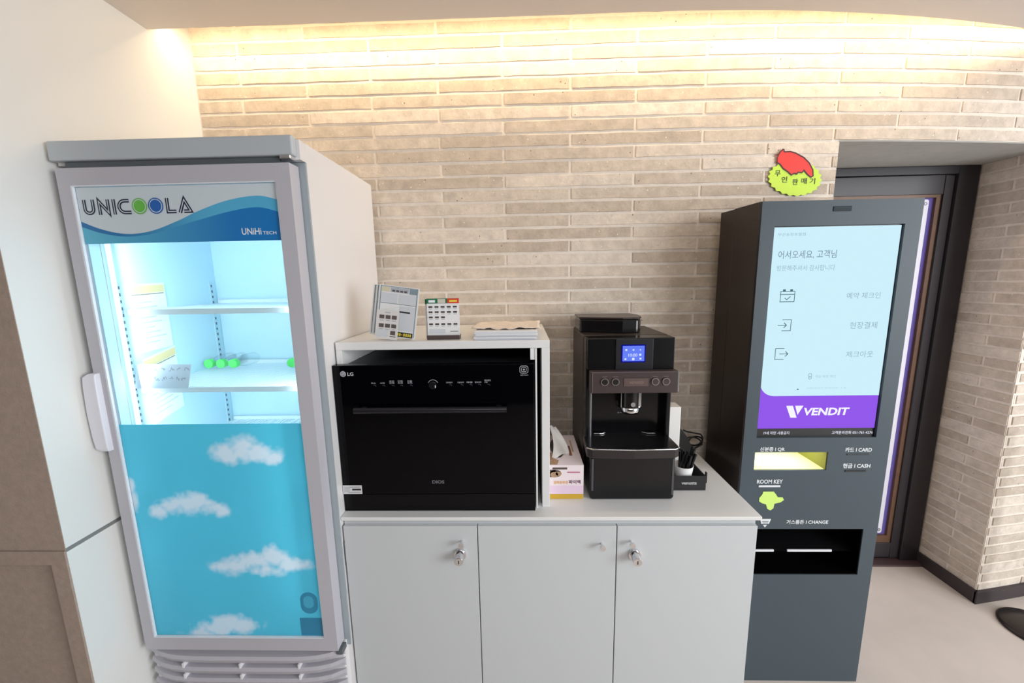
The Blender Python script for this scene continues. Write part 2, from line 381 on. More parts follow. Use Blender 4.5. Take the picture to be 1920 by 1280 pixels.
th = MB().box(XD, XR, .86, .96, 0, .012); build(th, 'threshold', mat('threshold_metal', (80, 62, 62), .4), door)
bn = thing('banner', 'white hanging banner with metal eyelets on the door glass', 'banner', (2.3, .92, .165))
build(MB().plate(rr(1.99, 2.563, .165, 1.94, .01), .916, .918), 'sheet', mat('banner_white', (228, 226, 238), .6, emit=(228, 226, 238), es=.12), bn)  # faint glow puts the backlight from outside into the sheet
for z in (.185, 1.92): build(MB().ring(2.548, z, .004, .008, .9155, 16), 'eyelet', mat('eyelet_metal', (120, 118, 130), .3, .8), bn)

# ================================================================== DRINKS COOLER
F = thing('display_refrigerator', 'upright glass-door drinks cooler with blue wave banner and cloud sticker', 'refrigerator', (-.32, .2, 0))
X0, X1 = -.647, .0066
b = MB().box(X0, X0 + .035, -.002, .457, .02, 1.957).box(X1 - .033, X1, -.002, .457, .02, 1.957).box(X0 + .035, X1 - .033, .405, .457, .02, 1.957)
b.box(X0 + .035, X1 - .033, -.002, .405, 1.875, 1.957).box(X0 + .035, X1 - .033, -.002, .405, .02, .47).box(X0, X1, -.030, -.0021, 1.908, 1.957)
build(b, 'body', FRIDGE, F)
build(holes(X0 + .001, X1 - .0005, .42, 1.907, -.0085, -.0022, [(X0 + .045, X1 - .043, .49, 1.862)]), 'front_flange', mat('flange_grey', (158, 168, 174), .45), F)
build(holes(-.622, -.020, .455, 1.886, -.0118, -.0087, [(-.600, -.042, .48, 1.86)]), 'gasket', mat('gasket_grey', (70, 78, 84), .6), F)
LIN = mat('cooler_liner', (204, 233, 245), .35)
ln = MB().box(X0 + .035, X0 + .038, -.002, .405, .47, 1.875).box(X1 - .036, X1 - .033, -.002, .405, .47, 1.875).box(X0 + .038, X1 - .036, .402, .405, .47, 1.875).box(X0 + .038, X1 - .036, -.012, .402, 1.872, 1.875).box(X0 + .038, X1 - .036, -.012, .402, .47, .473)
build(ln, 'liner', LIN, F)
cap = build(MB().box(X0 + .0005, X1 - .007, -.052, -.0305, 1.914, 1.963), 'top_cap', mat('cooler_cap', (184, 191, 196), .4), F, bevel=.004)
build(MB().box(X0 + .03, X1 - .05, -.040, -.0305, 1.897, 1.913), 'cap_gap_shade', DGREY, F)  # dark strip standing in for the shade below the cap
build(MB().box(-.035, -.006, -.054, -.02, 1.904, 1.914), 'hinge', STEEL, F, bevel=.002)
build(MB().box(-.022, .000, -.05, -.02, .425, .444), 'hinge', DGREY, F, bevel=.003)
# door
DY = -.055
fr = holes(-.6307, -.0112, .446, 1.8946, DY, -.012, [(-.598, -.050, .488, 1.852)])
D = build(fr, 'door', FRAME, F)
inr = holes(-.601, -.047, .485, 1.855, -.0395, -.0118, [(-.594, -.054, .492, 1.848)]); build(inr, 'inner_frame', LIN, D)
ins = holes(-.598, -.050, .488, 1.852, -.0535, -.047, [(-.595, -.053, .491, 1.849)]); build(ins, 'glazing_bead', mat('bead_white', (228, 232, 238), .3), D)
build(MB().box(-.5975, -.0505, -.044, -.040, .4885, 1.8515), 'glass', clear('cooler_glass', (.93, .975, .985)), D)
hd = MB(); hp = []
for z, dx in ((1.119, .004), (1.128, .018), (1.16, .021), (1.235, .023), (1.31, .021), (1.340, .018), (1.349, .004)): hp.append((z, dx))
vs = []; fs = []
for z, dx in hp:
    xl = -.6305 - dx; vs += [(xl, -.066 - dx * .3, z), (-.612, -.066 - dx * .3, z), (-.612, -.054, z), (xl, -.038, z)]
for i in range(len(hp) - 1):
    for k in range(4): fs.append((4 * i + k, 4 * i + (k + 1) % 4, 4 * i + 4 + (k + 1) % 4, 4 * i + 4 + k))
fs += [(3, 2, 1, 0), tuple(4 * (len(hp) - 1) + k for k in range(4))]
hd.add(vs, fs); build(hd, 'handle', mat('handle_plastic', (224, 222, 230), .35), D, bevel=.003)
# banner print on the door
def ramp_x(name, c0, c1, x0, x1):
    m = bpy.data.materials.new(name); m.use_nodes = True; nt = m.node_tree; bs = nt.nodes['Principled BSDF']; bs.inputs['Roughness'].default_value = .35
    tc = nt.nodes.new('ShaderNodeTexCoord'); sp = nt.nodes.new('ShaderNodeSeparateXYZ'); nt.links.new(tc.outputs['Object'], sp.inputs[0])
    r = nt.nodes.new('ShaderNodeMapRange'); r.inputs[1].default_value = x0 + .32; r.inputs[2].default_value = x1 + .32; nt.links.new(sp.outputs[0], r.inputs[0])
    mx = nt.nodes.new('ShaderNodeMix'); mx.data_type = 'RGBA'; mx.inputs[6].default_value = lin(c0) + (1,); mx.inputs[7].default_value = lin(c1) + (1,)
    nt.links.new(r.outputs[0], mx.inputs[0]); nt.links.new(mx.outputs[2], bs.inputs['Base Color']); return m
BA, BB_, BZ0, BZ1 = -.594, -.054, 1.703, 1.848
ban = build(MB().box(BA, BB_, -.0465, -.0441, BZ0, BZ1), 'header_banner', mat('banner_grey', (206, 217, 224), .35), D)
def interp(P, n=60):
    P = np.array(P); t = np.arange(len(P)); xs = np.linspace(P[0, 0], P[-1, 0], n)
    out = []
    for x in xs:
        i = int(np.clip(np.searchsorted(P[:, 0], x) - 1, 0, len(P) - 2)); p0 = P[max(i - 1, 0)]; p1 = P[i]; p2 = P[i + 1]; p3 = P[min(i + 2, len(P) - 1)]
        h = p2[0] - p1[0]; u = (x - p1[0]) / h
        m1 = (p2[1] - p0[1]) / (p2[0] - p0[0]) * h; m2 = (p3[1] - p1[1]) / (p3[0] - p1[0]) * h
        out.append((x, (2 * u**3 - 3 * u**2 + 1) * p1[1] + (u**3 - 2 * u**2 + u) * m1 + (-2 * u**3 + 3 * u**2) * p2[1] + (u**3 - u**2) * m2))
    return out
ca = interp([(BA, 1.761), (-.55, 1.743), (-.50, 1.730), (-.455, 1.727), (-.40, 1.735), (-.328, 1.759), (-.274, 1.781), (-.19, 1.807), (-.106, 1.817), (BB_, 1.806)])
cb = interp([(BA, 1.747), (-.55, 1.732), (-.50, 1.722), (-.455, 1.7205), (-.40, 1.727), (-.345, 1.741), (-.278, 1.758), (-.182, 1.780), (-.109, 1.788), (BB_, 1.775)])
def strip(lo, hi, y):
    m = MB(); n = len(lo); m.add([(x, y, z) for x, z in lo] + [(x, y, z) for x, z in hi], [(i, i + 1, n + i + 1, n + i) for i in range(n - 1)]); return m
base = [(x, BZ0) for x, z in cb]
build(strip(base, cb, -.0468), 'wave_print', ramp_x('wave_low', (92, 186, 214), (22, 118, 190), -.60, -.18), ban)
build(strip(cb, ca, -.0468), 'wave_print', ramp_x('wave_high', (26, 112, 172), (84, 176, 216), -.50, -.24), ban)
LOGO = mat('logo_navy', (26, 34, 62), .4); LOGW = MATS['banner_grey']
hz0, hz1 = 1.7775, 1.8165
def arc(cx, cz, r, a0, a1, n=14, rz=None): return [(cx + r * math.cos(math.radians(a0 + (a1 - a0) * i / n)), cz + (rz or r) * math.sin(math.radians(a0 + (a1 - a0) * i / n))) for i in range(n + 1)]
tk = .0092; g0, g1 = hz0 + tk / 2, hz1 - tk / 2; hm = (g0 + g1) / 2
L1 = {'U': [[(-.577, hz1), (-.577, g0 + .010)] + arc(-.5655, g0 + .010, .0115, 180, 360, 10, .010) + [(-.554, hz1)]],
      'N': [[(-.537, hz0), (-.537, g1), (-.513, g0), (-.513, hz1)]],
      'I': [[(-.497, hz0), (-.497, hz1)]],
      'C': [[(-.455, g1), (-.468, g1)] + arc(-.468, hm, .0155, 90, 270, 12, (g1 - g0) / 2) + [(-.452, g0)]],
      'L': [[(-.352, hz1), (-.352, g0), (-.330, g0)]],
      'A': [[(-.320, hz0 + .001), (-.306, g1), (-.291, g0), (-.309, g0)]]}
for ch in L1.values():
    nav = MB(); whl = MB()
    for s_ in ch: nav.stroke(s_, tk, -.0471); whl.stroke(s_, tk * .24, -.0474)
    build(nav, 'letter', LOGO, ban); build(whl, 'letter_inline', LOGW, ban)
for cx, cm, nm in ((-.4275, (104, 188, 70), 'logo_green'), (-.3835, (28, 96, 178), 'logo_blue')):
    cmx = mat(nm, cm, .4)
    dsk = build(MB().disc(cx, 1.7975, .0205, -.0475, 28), 'logo_disc', cmx, ban)
    build(MB().ring(cx, 1.7975, .0155, .0175, -.0478, 28), 'logo_ring', LOGW, dsk)
WPR = mat('print_white', (240, 244, 248), .4)
lettering('UNiHi', -.161, -.108, 1.7185, 1.7355, -.0471, WPR, ban, .012); lettering('TECH', -.104, -.068, 1.7185, 1.7265, -.0471, WPR, ban, .01)
# cloud sticker: printed cloud density as an attribute on a fine grid
def vnoise(x, y, seed):
    r = np.random.RandomState(seed); G = r.rand(64, 64); xi = np.floor(x).astype(int); yi = np.floor(y).astype(int); fx = x - xi; fy = y - yi
    fx = fx * fx * (3 - 2 * fx); fy = fy * fy * (3 - 2 * fy); g = lambda a, c: G[a % 64, c % 64]
    return (g(xi, yi) * (1 - fx) + g(xi + 1, yi) * fx) * (1 - fy) + (g(xi, yi + 1) * (1 - fx) + g(xi + 1, yi + 1) * fx) * fy
nx, nz = 130, 170; SX0, SX1, SZ0, SZ1 = -.595, -.053, .491, 1.192
gx, gz = np.meshgrid(np.linspace(SX0, SX1, nx), np.linspace(SZ0, SZ1, nz))
fb = sum(vnoise(gx * f + 9, gz * f + 3, sd) * a for f, a, sd in ((26, .42, 1), (60, .33, 2), (130, .25, 3)))
den = np.zeros_like(gx)
blobs = [(-.240, 1.115, .040, .030), (-.29, 1.100, .035, .026), (-.19, 1.105, .045, .022), (-.148, 1.088, .025, .018),
         (-.415, .945, .045, .030), (-.47, .938, .04, .022), (-.52, .915, .022, .018), (-.36, .930, .035, .022), (-.33, .915, .022, .018),
         (-.235, .750, .05, .028), (-.19, .765, .04, .030), (-.30, .735, .05, .024), (-.35, .735, .035, .018), (-.13, .742, .045, .020), (-.22, .72, .05, .018),
         (-.36, .535, .05, .028), (-.40, .515, .06, .022), (-.31, .528, .045, .024), (-.45, .495, .05, .016), (-.594, .955, .012, .03), (-.594, 1.0, .01, .02)]
for bx, bz, rx, rz in blobs: den = np.maximum(den, np.exp(-(((gx - bx) / rx) ** 2 + ((gz - bz) / rz) ** 2) * .52))
den = np.clip((den + (fb - .5) * .95 * np.minimum(1, den * 2.5) - .30) / .55, 0, 1)
me = bpy.data.meshes.new('cloud_sticker')
me.from_pydata([(float(a) + .32, -.0455 - .2, float(c)) for a, c in zip(gx.ravel(), gz.ravel())], [], [(j * nx + i, j * nx + i + 1, (j + 1) * nx + i + 1, (j + 1) * nx + i) for j in range(nz - 1) for i in range(nx - 1)])
at = me.attributes.new('cloud', 'FLOAT', 'POINT'); at.data.foreach_set('value', den.ravel().astype(np.float32))
m = bpy.data.materials.new('cloud_vinyl'); m.use_nodes = True; nt = m.node_tree; bs = nt.nodes['Principled BSDF']; bs.inputs['Roughness'].default_value = .3
an = nt.nodes.new('ShaderNodeAttribute'); an.attribute_name = 'cloud'
mx = nt.nodes.new('ShaderNodeMix'); mx.data_type = 'RGBA'; mx.inputs[6].default_value = lin((88, 198, 220)) + (1,); mx.inputs[7].default_value = lin((226, 232, 238)) + (1,)
nt.links.new(an.outputs['Fac'], mx.inputs[0]); nt.links.new(mx.outputs[2], bs.inputs['Base Color'])
tr_ = nt.nodes.new('ShaderNodeBsdfTranslucent'); nt.links.new(mx.outputs[2], tr_.inputs[0]); ms = nt.nodes.new('ShaderNodeMixShader'); ms.inputs[0].default_value = .34
nt.links.new(bs.outputs[0], ms.inputs[1]); nt.links.new(tr_.outputs[0], ms.inputs[2]); nt.links.new(ms.outputs[0], nt.nodes['Material Output'].inputs[0])
me.materials.append(m); st = bpy.data.objects.new('cloud_sticker', me); COL.objects.link(st); st.parent = D; st['label'] = 'sky blue sticker printed with white clouds'
GH = mat('blue_shape', (40, 132, 172), .3)
gm = build(MB().quad(-.128, -.056, .492, .555, -.0458), 'dark_shape', GH, D)  # flat darker blue shapes in the sticker's lower right corner
build(MB().plate(rr(-.120, -.066, .570, .645, .026), -.0458, -.0457), 'dark_shape', mat('blue_shape_2', (44, 140, 178), .3), D)
build(MB().plate(rr(-.110, -.078, .590, .632, .015), -.0461, -.0460), 'dark_shape', mat('blue_shape_3', (66, 172, 206), .3), D)
# lower grille
gr = MB(); prof = []
gr.box(X0 + .012, X1 - .012, -.030, .02, .03, .440)
G = build(gr, 'lower_grille', FRIDGE, F, bevel=.003)
for i in range(9):
    z = .425 - i * .040
    m_ = MB(); n = 16; P = []
    for k in range(n + 1):
        u = k / n; x = X0 + .010 + (X1 - X0 - .020) * u; e = abs(2 * u - 1) ** 6; P.append((x, -.058 + .024 * e, z + .012 * e))
    vs = []
    for x, y, zz in P: vs += [(x, y, zz), (x, y - .004, zz - .010), (x, y + .004, zz - .028), (x, -.028, zz - .032), (x, -.028, zz)]
    fs = [(5 * k + q, 5 * k + 5 + q, 5 * k + 5 + (q + 1) % 5, 5 * k + (q + 1) % 5) for k in range(n) for q in range(5)] + [(0, 1, 2, 3, 4), tuple(5 * n + 4 - q for q in range(5))]
    m_.add(vs, [tuple(reversed(f)) for f in fs]); L_ = build(m_, 'louvre', FRAME, G, smooth=False)
    if i < 4:
        for xx in (-.515, -.33, -.14): build(MB().box(xx - .003, xx + .003, -.060, -.03, z - .042, z - .026), 'louvre_rib', mat('rib_white', (236, 234, 238), .4), G)
# cooler interior
SH = mat('shelf_wire', (228, 240, 246), .35)
for zt in (1.520, 1.281, 1.048, .80):
    s_ = build(MB().box(X0 + .045, X1 - .043, .030, .036, zt - .016, zt), 'shelf', SH, F)
    wr = MB()
    for k in range(44):
        x = X0 + .05 + k * (X1 - X0 - .095) / 43; wr.box(x - .0017, x + .0017, .036, .395, zt - .005, zt - .001)
    for y in (.12, .22, .32, .39): wr.box(X0 + .045, X1 - .043, y - .002, y + .002, zt - .009, zt - .005)
    build(wr, 'shelf_wires', SH, s_)['kind'] = 'stuff'
    build(MB().box(X0 + .045, X1 - .043, .392, .396, zt - .004, zt + .012), 'back_stop', SH, s_)
RL = mat('rail_metal', (196, 222, 234), .4); SLT = mat('rail_slot', (70, 100, 118), .6)
for yy in (.030, .375):
    r_ = build(MB().box(X0 + .038, X0 + .041, yy - .008, yy + .008, .52, 1.60), 'shelf_rail', RL, F)
    sl = MB()
    for k in range(52): sl.box(X0 + .041, X0 + .0414, yy - .003, yy + .003, .535 + k * .0205, .544 + k * .0205)
    build(sl, 'rail_slots', SLT, r_)['kind'] = 'stuff'
    r_ = build(MB().box(X1 - .039, X1 - .036, yy - .008, yy + .008, .52, 1.60), 'shelf_rail', RL, F)
# lamp tubes of the cooler, standing in its front corners, and their light
for xx, nm in ((X1 - .048, 'r'), (X0 + .050, 'l')):
    t_ = build(MB().rod((xx, .012, .55), (xx, .012, 1.86), .006), 'lamp_tube', emis('cooler_tube', (226, 246, 255), 1.6), F)
lt = area('cooler_lamp', (-.07, .02, 1.2), (-.50, .25, 1.2), .02, 1.25, 2.2, (.86, .965, 1.0)); lt.parent = F; lt.location = Vector((-.07, .02, 1.2)) - Vector(ORG[F.name])
lt = area('cooler_lamp_2', (-.575, .02, 1.2), (-.40, .30, 1.2), .02, 1.25, 2.7, (.86, .965, 1.0)); lt.parent = F; lt.location = Vector((-.575, .02, 1.2)) - Vector(ORG[F.name])

# notices taped to the cooler's inner left wall (x const plane)
def notice(y0, y1, z0, z1, tilt, label):
    t = thing('notice', label, 'paper sheet', (X0 + .039, (y0 + y1) / 2, z0), 'notices taped inside the cooler')
    xx = X0 + .0395
    def pl(nm, a0, a1, b0, b1, dx, mm):
        q = MB(); P = []
        for a, b_ in ((a0, b0), (a1, b0), (a1, b1), (a0, b1)):
            y = y0 + (y1 - y0) * a; P.append((xx + dx, y, z0 + (z1 - z0) * b_ + tilt * (a - .5)))
        Q = [(p[0] - .0006, p[1], p[2]) for p in P]
        q.hexa([Q[0], P[0], P[1], Q[1]], [Q[3], P[3], P[2], Q[2]]); return build(q, nm, mm, t)
    pl('sheet', 0, 1, 0, 1, 0, mat('notice_paper', (240, 246, 248), .6))
    pl('header_print', .02, .98, .86, .97, .0004, mat('notice_header', (238, 214, 160), .6))
    pl('header_line', .05, .95, .835, .85, .0004, mat('notice_line', (150, 140, 120), .6))
    for k in range(9): pl('text_line', .08, .55 + .38 * ((k * 7) % 5) / 5, .72 - k * .075, .735 - k * .075, .0004, mat('notice_text', (196, 208, 218), .6))
notice(.060, .180, 1.385, 1.597, .006, 'upper paper notice with orange heading taped inside the cooler')
notice(.066, .186, 1.160, 1.375, .028, 'lower tilted paper notice with orange heading inside the cooler')
nc = thing('note_card', 'handwritten paper card propped on the middle cooler shelf', 'card', (-.5, .022, 1.281))
def card(px, pz, y): return (px, y + (pz - 1.281) * .2, pz)
c_ = MB(); A = [card(-.598, 1.2815, .020), card(-.432, 1.2815, .020), card(-.424, 1.352, .020), card(-.596, 1.354, .020)]; Bq = [(p[0], p[1] + .001, p[2]) for p in A]
c_.hexa([A[0], A[1], Bq[1], Bq[0]], [A[3], A[2], Bq[2], Bq[3]]); build(c_, 'sheet', mat('note_paper', (206, 222, 236), .6), nc)
wr = MB(); rn = random.Random(3)
for row, zz in enumerate((1.337, 1.310)):
    x = -.580
    while x < -.445:
        w_ = rn.uniform(.008, .018); P = [(x + w_ * i / 6, zz + rn.uniform(-.006, .006)) for i in range(7)]
        wr.stroke(P, .0016, 0); x += w_ + rn.uniform(.004, .012)
wr.v = [(p[0], .0195 + (p[2] - 1.281) * .2, p[2]) for p in wr.v]
build(wr, 'handwriting', mat('pencil', (150, 162, 184), .7), nc)
BT = clear('bottle_plastic', (.97, .99, .995), ior=1.08)
GC = mat('green_cap', (96, 226, 110), .4)
for xx, lb in ((-.572, 'leftmost clear bottle with green cap lying behind the note card'), (-.526, 'second clear bottle from the left with green cap lying on cooler shelf'), (-.480, 'third clear bottle with green cap on cooler shelf, right of its twin'), (-.262, 'rightmost clear bottle with green cap by the cooler door frame')):
    t = thing('water_bottle', lb, 'bottle', (max(xx, -.572), .28, 1.281), 'clear bottles lying in the cooler'); zc = 1.281 + .0225
    bt = MB(); prof = [(.0, .0), (.012, 0), (.012, .012), (.020, .035), (.022, .045), (.022, .10), (.020, .104), (.0, .104)]; n = 20
    bt.add([(xx + r * math.cos(2 * math.pi * k / n), .285 + y, zc + r * math.sin(2 * math.pi * k / n)) for r, y in prof for k in range(n)],
           [(i * n + k, (i + 1) * n + k, (i + 1) * n + (k + 1) % n, i * n + (k + 1) % n) for i in range(len(prof) - 1) for k in range(n)], True)
    build(bt, 'bottle_body', BT, t); build(MB().rod((xx, .268, zc), (xx, .288, zc), .0165, n=20), 'cap', GC, t, bevel=.0015)

# ================================================================== BASE CABINET + WORKTOP
CB = thing('base_cabinet', 'grey three-door base cabinet under the worktop', 'cabinet', (.65, .25, 0))
build(MB().box(.010, 1.29, .016, .49, .0, .8545), 'body', LAM, CB)
DL = LAM
for i, (a, c) in enumerate(((.012, .4315), (.4345, .8625), (.8655, 1.289))):
    d_ = build(MB().box(a, c, -.003 + .004, .0155, .06, .836), 'door', DL, CB, bevel=.0012)
    kx, kz = ((.384, .786), (.817, .778), (.907, .787))[i]
    kn = MB().rod((kx, .001, kz), (kx, -.016, kz), .0035); kn.rod((kx, -.016, kz), (kx, -.024, kz), .0075, .0085); build(kn, 'knob', STEEL, d_)
    if i != 1:
        lx, lz = ((.377, .742), None, (.920, .742))[i]
        lk = MB().rod((lx, .001, lz), (lx, -.006, lz), .0195, n=24).rod((lx, -.006, lz), (lx, -.034, lz - .002), .0140, n=24); l_ = build(lk, 'lock', STEEL, d_, bevel=.001); build(MB().box(lx - .0015, lx + .0015, -.0346, -.0335, lz - .008, lz + .003), 'keyhole', INK, l_)
build(MB().box(.0078, .012, .002, .03, .70, .78), 'hinge', DGREY, CB)
wt = build(MB().box(.0075, 1.30, 0, .495, .8548, .867), 'worktop', WHITE, bevel=.002)
tag(wt, 'thin white worktop on the grey cabinet carrying oven and coffee machine', 'worktop')

# ================================================================== OVEN SHELF + OVEN
HC = .867
SHF = thing('oven_housing', 'white open-fronted box shelf around the black oven', 'shelf', (.33, .27, HC))
build(MB().box(.012, .662, .055, .49, 1.385, 1.409), 'top_panel', WHITE, SHF, bevel=.001)
build(MB().box(.638, .662, .055, .49, HC, 1.3848), 'side_panel', WHITE, SHF, bevel=.001)
build(MB().box(.012, .030, .055, .49, HC, 1.3848), 'side_panel', WHITE, SHF, bevel=.001)
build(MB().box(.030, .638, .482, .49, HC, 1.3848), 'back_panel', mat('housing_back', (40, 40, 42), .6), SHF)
build(MB().box(.6185, .6235, .050, .42, HC, 1.3845).box(.604, .6185, .052, .09, 1.350, 1.3845), 'inner_strip', mat('strip_white', (232, 232, 232), .4), SHF)
build(MB().box(.6355, .6378, .075, .48, HC + .0003, 1.3845), 'inner_side_shade', mat('side_shade_dark', (74, 74, 70), .6), SHF)  # dark sheet standing in for shade on the side panel's inner face
OV = thing('oven', 'black glass-fronted built-in light oven with long bar handle', 'oven', (.31, .25, HC))
build(MB().box(.036, .600, .055, .44, HC + .004, 1.338), 'body', mat('oven_steel', (52, 55, 60), .4, .6), OV, bevel=.002)
for a_ in (.05, .56): build(MB().box(a_, a_ + .02, .08, .1, HC, HC + .006), 'foot', BLACK, OV)
dv = build(MB().box(.0078, .6145, .030, .055, .928, 1.343), 'door', GLOSSB, OV, bevel=.002)
build(MB().box(.0078, .6145, .032, .055, HC + .002, .926), 'lower_panel', mat('oven_lower', (5, 5, 8), .15, spec=.2), OV, bevel=.001)
hb = MB().rod((.074, .010, 1.209), (.531, .010, 1.209), .0095, n=16); build(hb, 'handle', mat('oven_handle', (34, 32, 38), .28, .3), OV)
for a_ in (.09, .50): build(MB().box(a_, a_ + .015, .010, .030, 1.203, 1.215), 'handle_bracket', BLACK, OV)
LG = mat('oven_print', (176, 176, 182), .5); LGD = mat('oven_print_dim', (104, 104, 112), .5); yo = .0294
lg = build(MB().disc(.0405, 1.3175, .0088, yo, 28), 'brand_mark', LG, dv)
fa = MB().ring(.0405, 1.3175, .0052, .0064, yo - .0003, 20, math.radians(-20), math.radians(-300)); fa.quad(.0400, .0410, 1.3135, 1.3215, yo - .0003); fa.quad(.0410, .0440, 1.3135, 1.3145, yo - .0003); fa.quad(.0425, .0467, 1.3170, 1.3180, yo - .0003); fa.disc(.0370, 1.3200, .001, yo - .0003, 10)
build(fa, 'brand_mark_face', mat('lg_face', (80, 80, 86), .5), lg)
lettering('LG', .0535, .072, 1.3115, 1.3225, yo, LG, dv, .03)
lettering('DIOS', .293, .331, .963, .974, yo, LGD, dv, .03)
ic = MB().stroke(rr(.572, .596, 1.314, 1.336, .006) + [rr(.572, .596, 1.314, 1.336, .006)[0]], .0016, yo)
ic.stroke(rr(.577, .591, 1.3185, 1.3315, .003) + [rr(.577, .591, 1.3185, 1.3315, .003)[0]], .0013, yo).disc(.584, 1.325, .0028, yo, 14)
build(ic, 'corner_icon', LG, dv); lettering('Lightwave', .573, .597, 1.306, 1.3105, yo, LG, dv)
# control labels: two lines of fine print above touch rings
xs_ = [.131, .158, .186, .212, .241, .360, .394, .421, .447, .475]
names_ = ['취소', '시작', '조리\n선택', '간편\n조리', '자동\n요리', '전자레인지', '오븐요리', '해동', '발효건조', '멀티클린\n스팀']
pr = MB()
for k, (x, nm) in enumerate(zip(xs_, names_)):
    two = '\n' in nm; hw = .0075 if k < 5 else .0095
    lettering(nm, x - hw, x + hw, 1.2855, 1.296 if two else 1.2905, yo, LG, dv, .01)
    pr.ring(x + .003, 1.277, .0042, .005, yo, 14, math.radians(10), math.radians(130))
build(pr, 'touch_rings', LGD, dv)['kind'] = 'stuff'
dk = build(MB().rod((.311, .030, 1.281), (.311, .022, 1.281), .0115, n=24), 'dial', mat('dial_black', (18, 18, 22), .2), dv, bevel=.001)
build(MB().ring(.311, 1.281, .0150, .0165, yo, 16, math.radians(25), math.radians(155)), 'dial_scale', LG, dv)
build(MB().box(.3185, .3205, .0208, .0222, 1.274, 1.282), 'dial_pointer', WPR, dk)
sk = build(MB().box(.0082, .0690, .0290, .0298, .9285, .958), 'rating_label', mat('label_paper', (206, 206, 208), .6), dv)
build(MB().quad(.038, .066, .941, .947, .0288), 'label_bar', INK, sk)
lt_ = MB()
for k in range(4): lt_.quad(.011, .030, .936 + k * .005, .9372 + k * .005, .0288)
lt_.quad(.030, .063, .951, .953, .0288).quad(.025, .063, .933, .9345, .0288); build(lt_, 'label_text', mat('label_grey', (130, 130, 136), .6), sk)

# ---- leaflets on the housing
ZT = 1.4093
def leaflet(name, label, cat, bl, width, height, yaw, roll, lean, decor, group=None, base=None, thick=.0012):
    """standing sheet: bl = bottom-left corner on the shelf; yaw turns it, roll leans it sideways, lean tips it back"""
    t = thing(name, label, cat, bl, group)
    ux = Vector((math.cos(yaw), math.sin(yaw), 0)); nb = Vector((-math.sin(yaw), math.cos(yaw), 0))
    uz = (Vector((0, 0, 1)) * math.cos(lean) + nb * math.sin(lean))
    ux2 = (ux * math.cos(roll) - uz * math.sin(roll)); uz2 = (uz * math.cos(roll) + ux * math.sin(roll)); nrm = ux2.cross(uz2)
    lift = max(0, width * math.sin(roll)) * 0
    O = Vector(bl) + Vector((0, 0, max(0.0, width * math.sin(roll)) + .0003))
    def P(u, v, d=0): return O + ux2 * (u * width) + uz2 * (v * height) - nrm * (-d)
    def pl(nm, u0, u1, v0, v1, d, mm, parent, th=.0003):
        q = MB(); A = [P(u0, v0, d), P(u1, v0, d), P(u1, v1, d), P(u0, v1, d)]; B_ = [P(u0, v0, d - th), P(u1, v0, d - th), P(u1, v1, d - th), P(u0, v1, d - th)]
        q.hexa([A[0], A[1], B_[1], B_[0]], [A[3], A[2], B_[2], B_[3]]); return build(q, nm, mm, parent)
    sh = pl('sheet', 0, 1, 0, 1, 0, base or PAPER, t, thick)
    decor(pl, sh, P)
    return t
GRY = mat('print_grey', (176, 182, 190), .6); LGR = mat('print_light', (208, 212, 218), .6); BLU = mat('print_blue_grey', (120, 142, 152), .6); YEL = mat('print_yellow', (236, 214, 70), .6)
def decorA(pl, sh, P):
    e = .0005
    for u0, u1, v0, v1 in ((.035, .965, .972, .984), (.035, .055, .03, .984), (.945, .965, .03, .984)): pl('border_print', u0, u1, v0, v1, e, BLU, sh)
    pl('photo_print', .07, .27, .875, .965, e, mat('print_beige', (214, 206, 178), .6), sh); pl('photo_print', .29, .74, .875, .965, e, GRY, sh); pl('photo_print', .76, .94, .865, .968, e, mat('print_steel', (132, 150, 160), .6), sh)
    for k in range(4): pl('photo_print', .33 + k * .1, .40 + k * .1, .885, .92, 2 * e, mat('print_dark_mix', (96, 88, 88), .6), sh)
    pl('text_block', .07, .48, .67, .85, e, LGR, sh); pl('text_block', .51, .94, .67, .85, e, LGR, sh); pl('rule_print', .06, .94, .645, .657, e, BLU, sh)
    pl('text_block', .55, .93, .14, .62, e, LGR, sh); pl('headline_print', .56, .82, .49, .52, 2 * e, INK, sh)
    b_ = pl('phone_bar', .52, .93, .015, .11, e, INK, sh)
    for k in range(7):
        if k != 2: pl('digit_print', .55 + k * .052, .585 + k * .052, .035, .09, 2 * e, YEL, sh)
        else: pl('digit_print', .65, .685, .055, .068, 2 * e, YEL, sh)
A_W, A_H = .130, .158
leaflet('menu_leaflet', 'rearmost large menu leaflet in the leaning fan on the oven housing', 'leaflet', (.094, .119, ZT), A_W, A_H, -.10, .13, .08, decorA, 'large menu leaflets standing on the oven housing')
leaflet('menu_leaflet', 'middle large menu leaflet of the leaning fan', 'leaflet', (.106, .112, ZT), A_W, A_H, -.10, .13, .08, decorA, 'large menu leaflets standing on the oven housing')
leaflet('menu_leaflet', 'front large menu leaflet with black and yellow phone bar', 'leaflet', (.118, .105, ZT), A_W, A_H, -.10, .13, .08, decorA, 'large menu leaflets standing on the oven housing')
def decorS(pl, sh, P):
    e = .0005; dk_ = mat('print_dish', (92, 82, 80), .6)
    for r in range(2):
        for c in range(3): pl('photo_print', .14 + c * .28, .36 + c * .28, .70 - r * .30, .83 - r * .30, e, dk_, sh); pl('caption_print', .16 + c * .28, .34 + c * .28, .63 - r * .30, .66 - r * .30, e, GRY, sh)
    pl('title_print', .38, .62, .90, .94, e, GRY, sh); pl('text_block', .08, .55, .08, .32, e, LGR, sh); pl('logo_print', .68, .90, .16, .30, e, dk_, sh); pl('logo_print', .66, .92, .09, .115, e, INK, sh)
leaflet('menu_card', 'small menu card standing in front of the large leaflets', 'leaflet', (.121, .092, ZT), .072, .090, -.10, .10, .10, decorS, base=mat('card_offwhite', (222, 218, 216), .6))
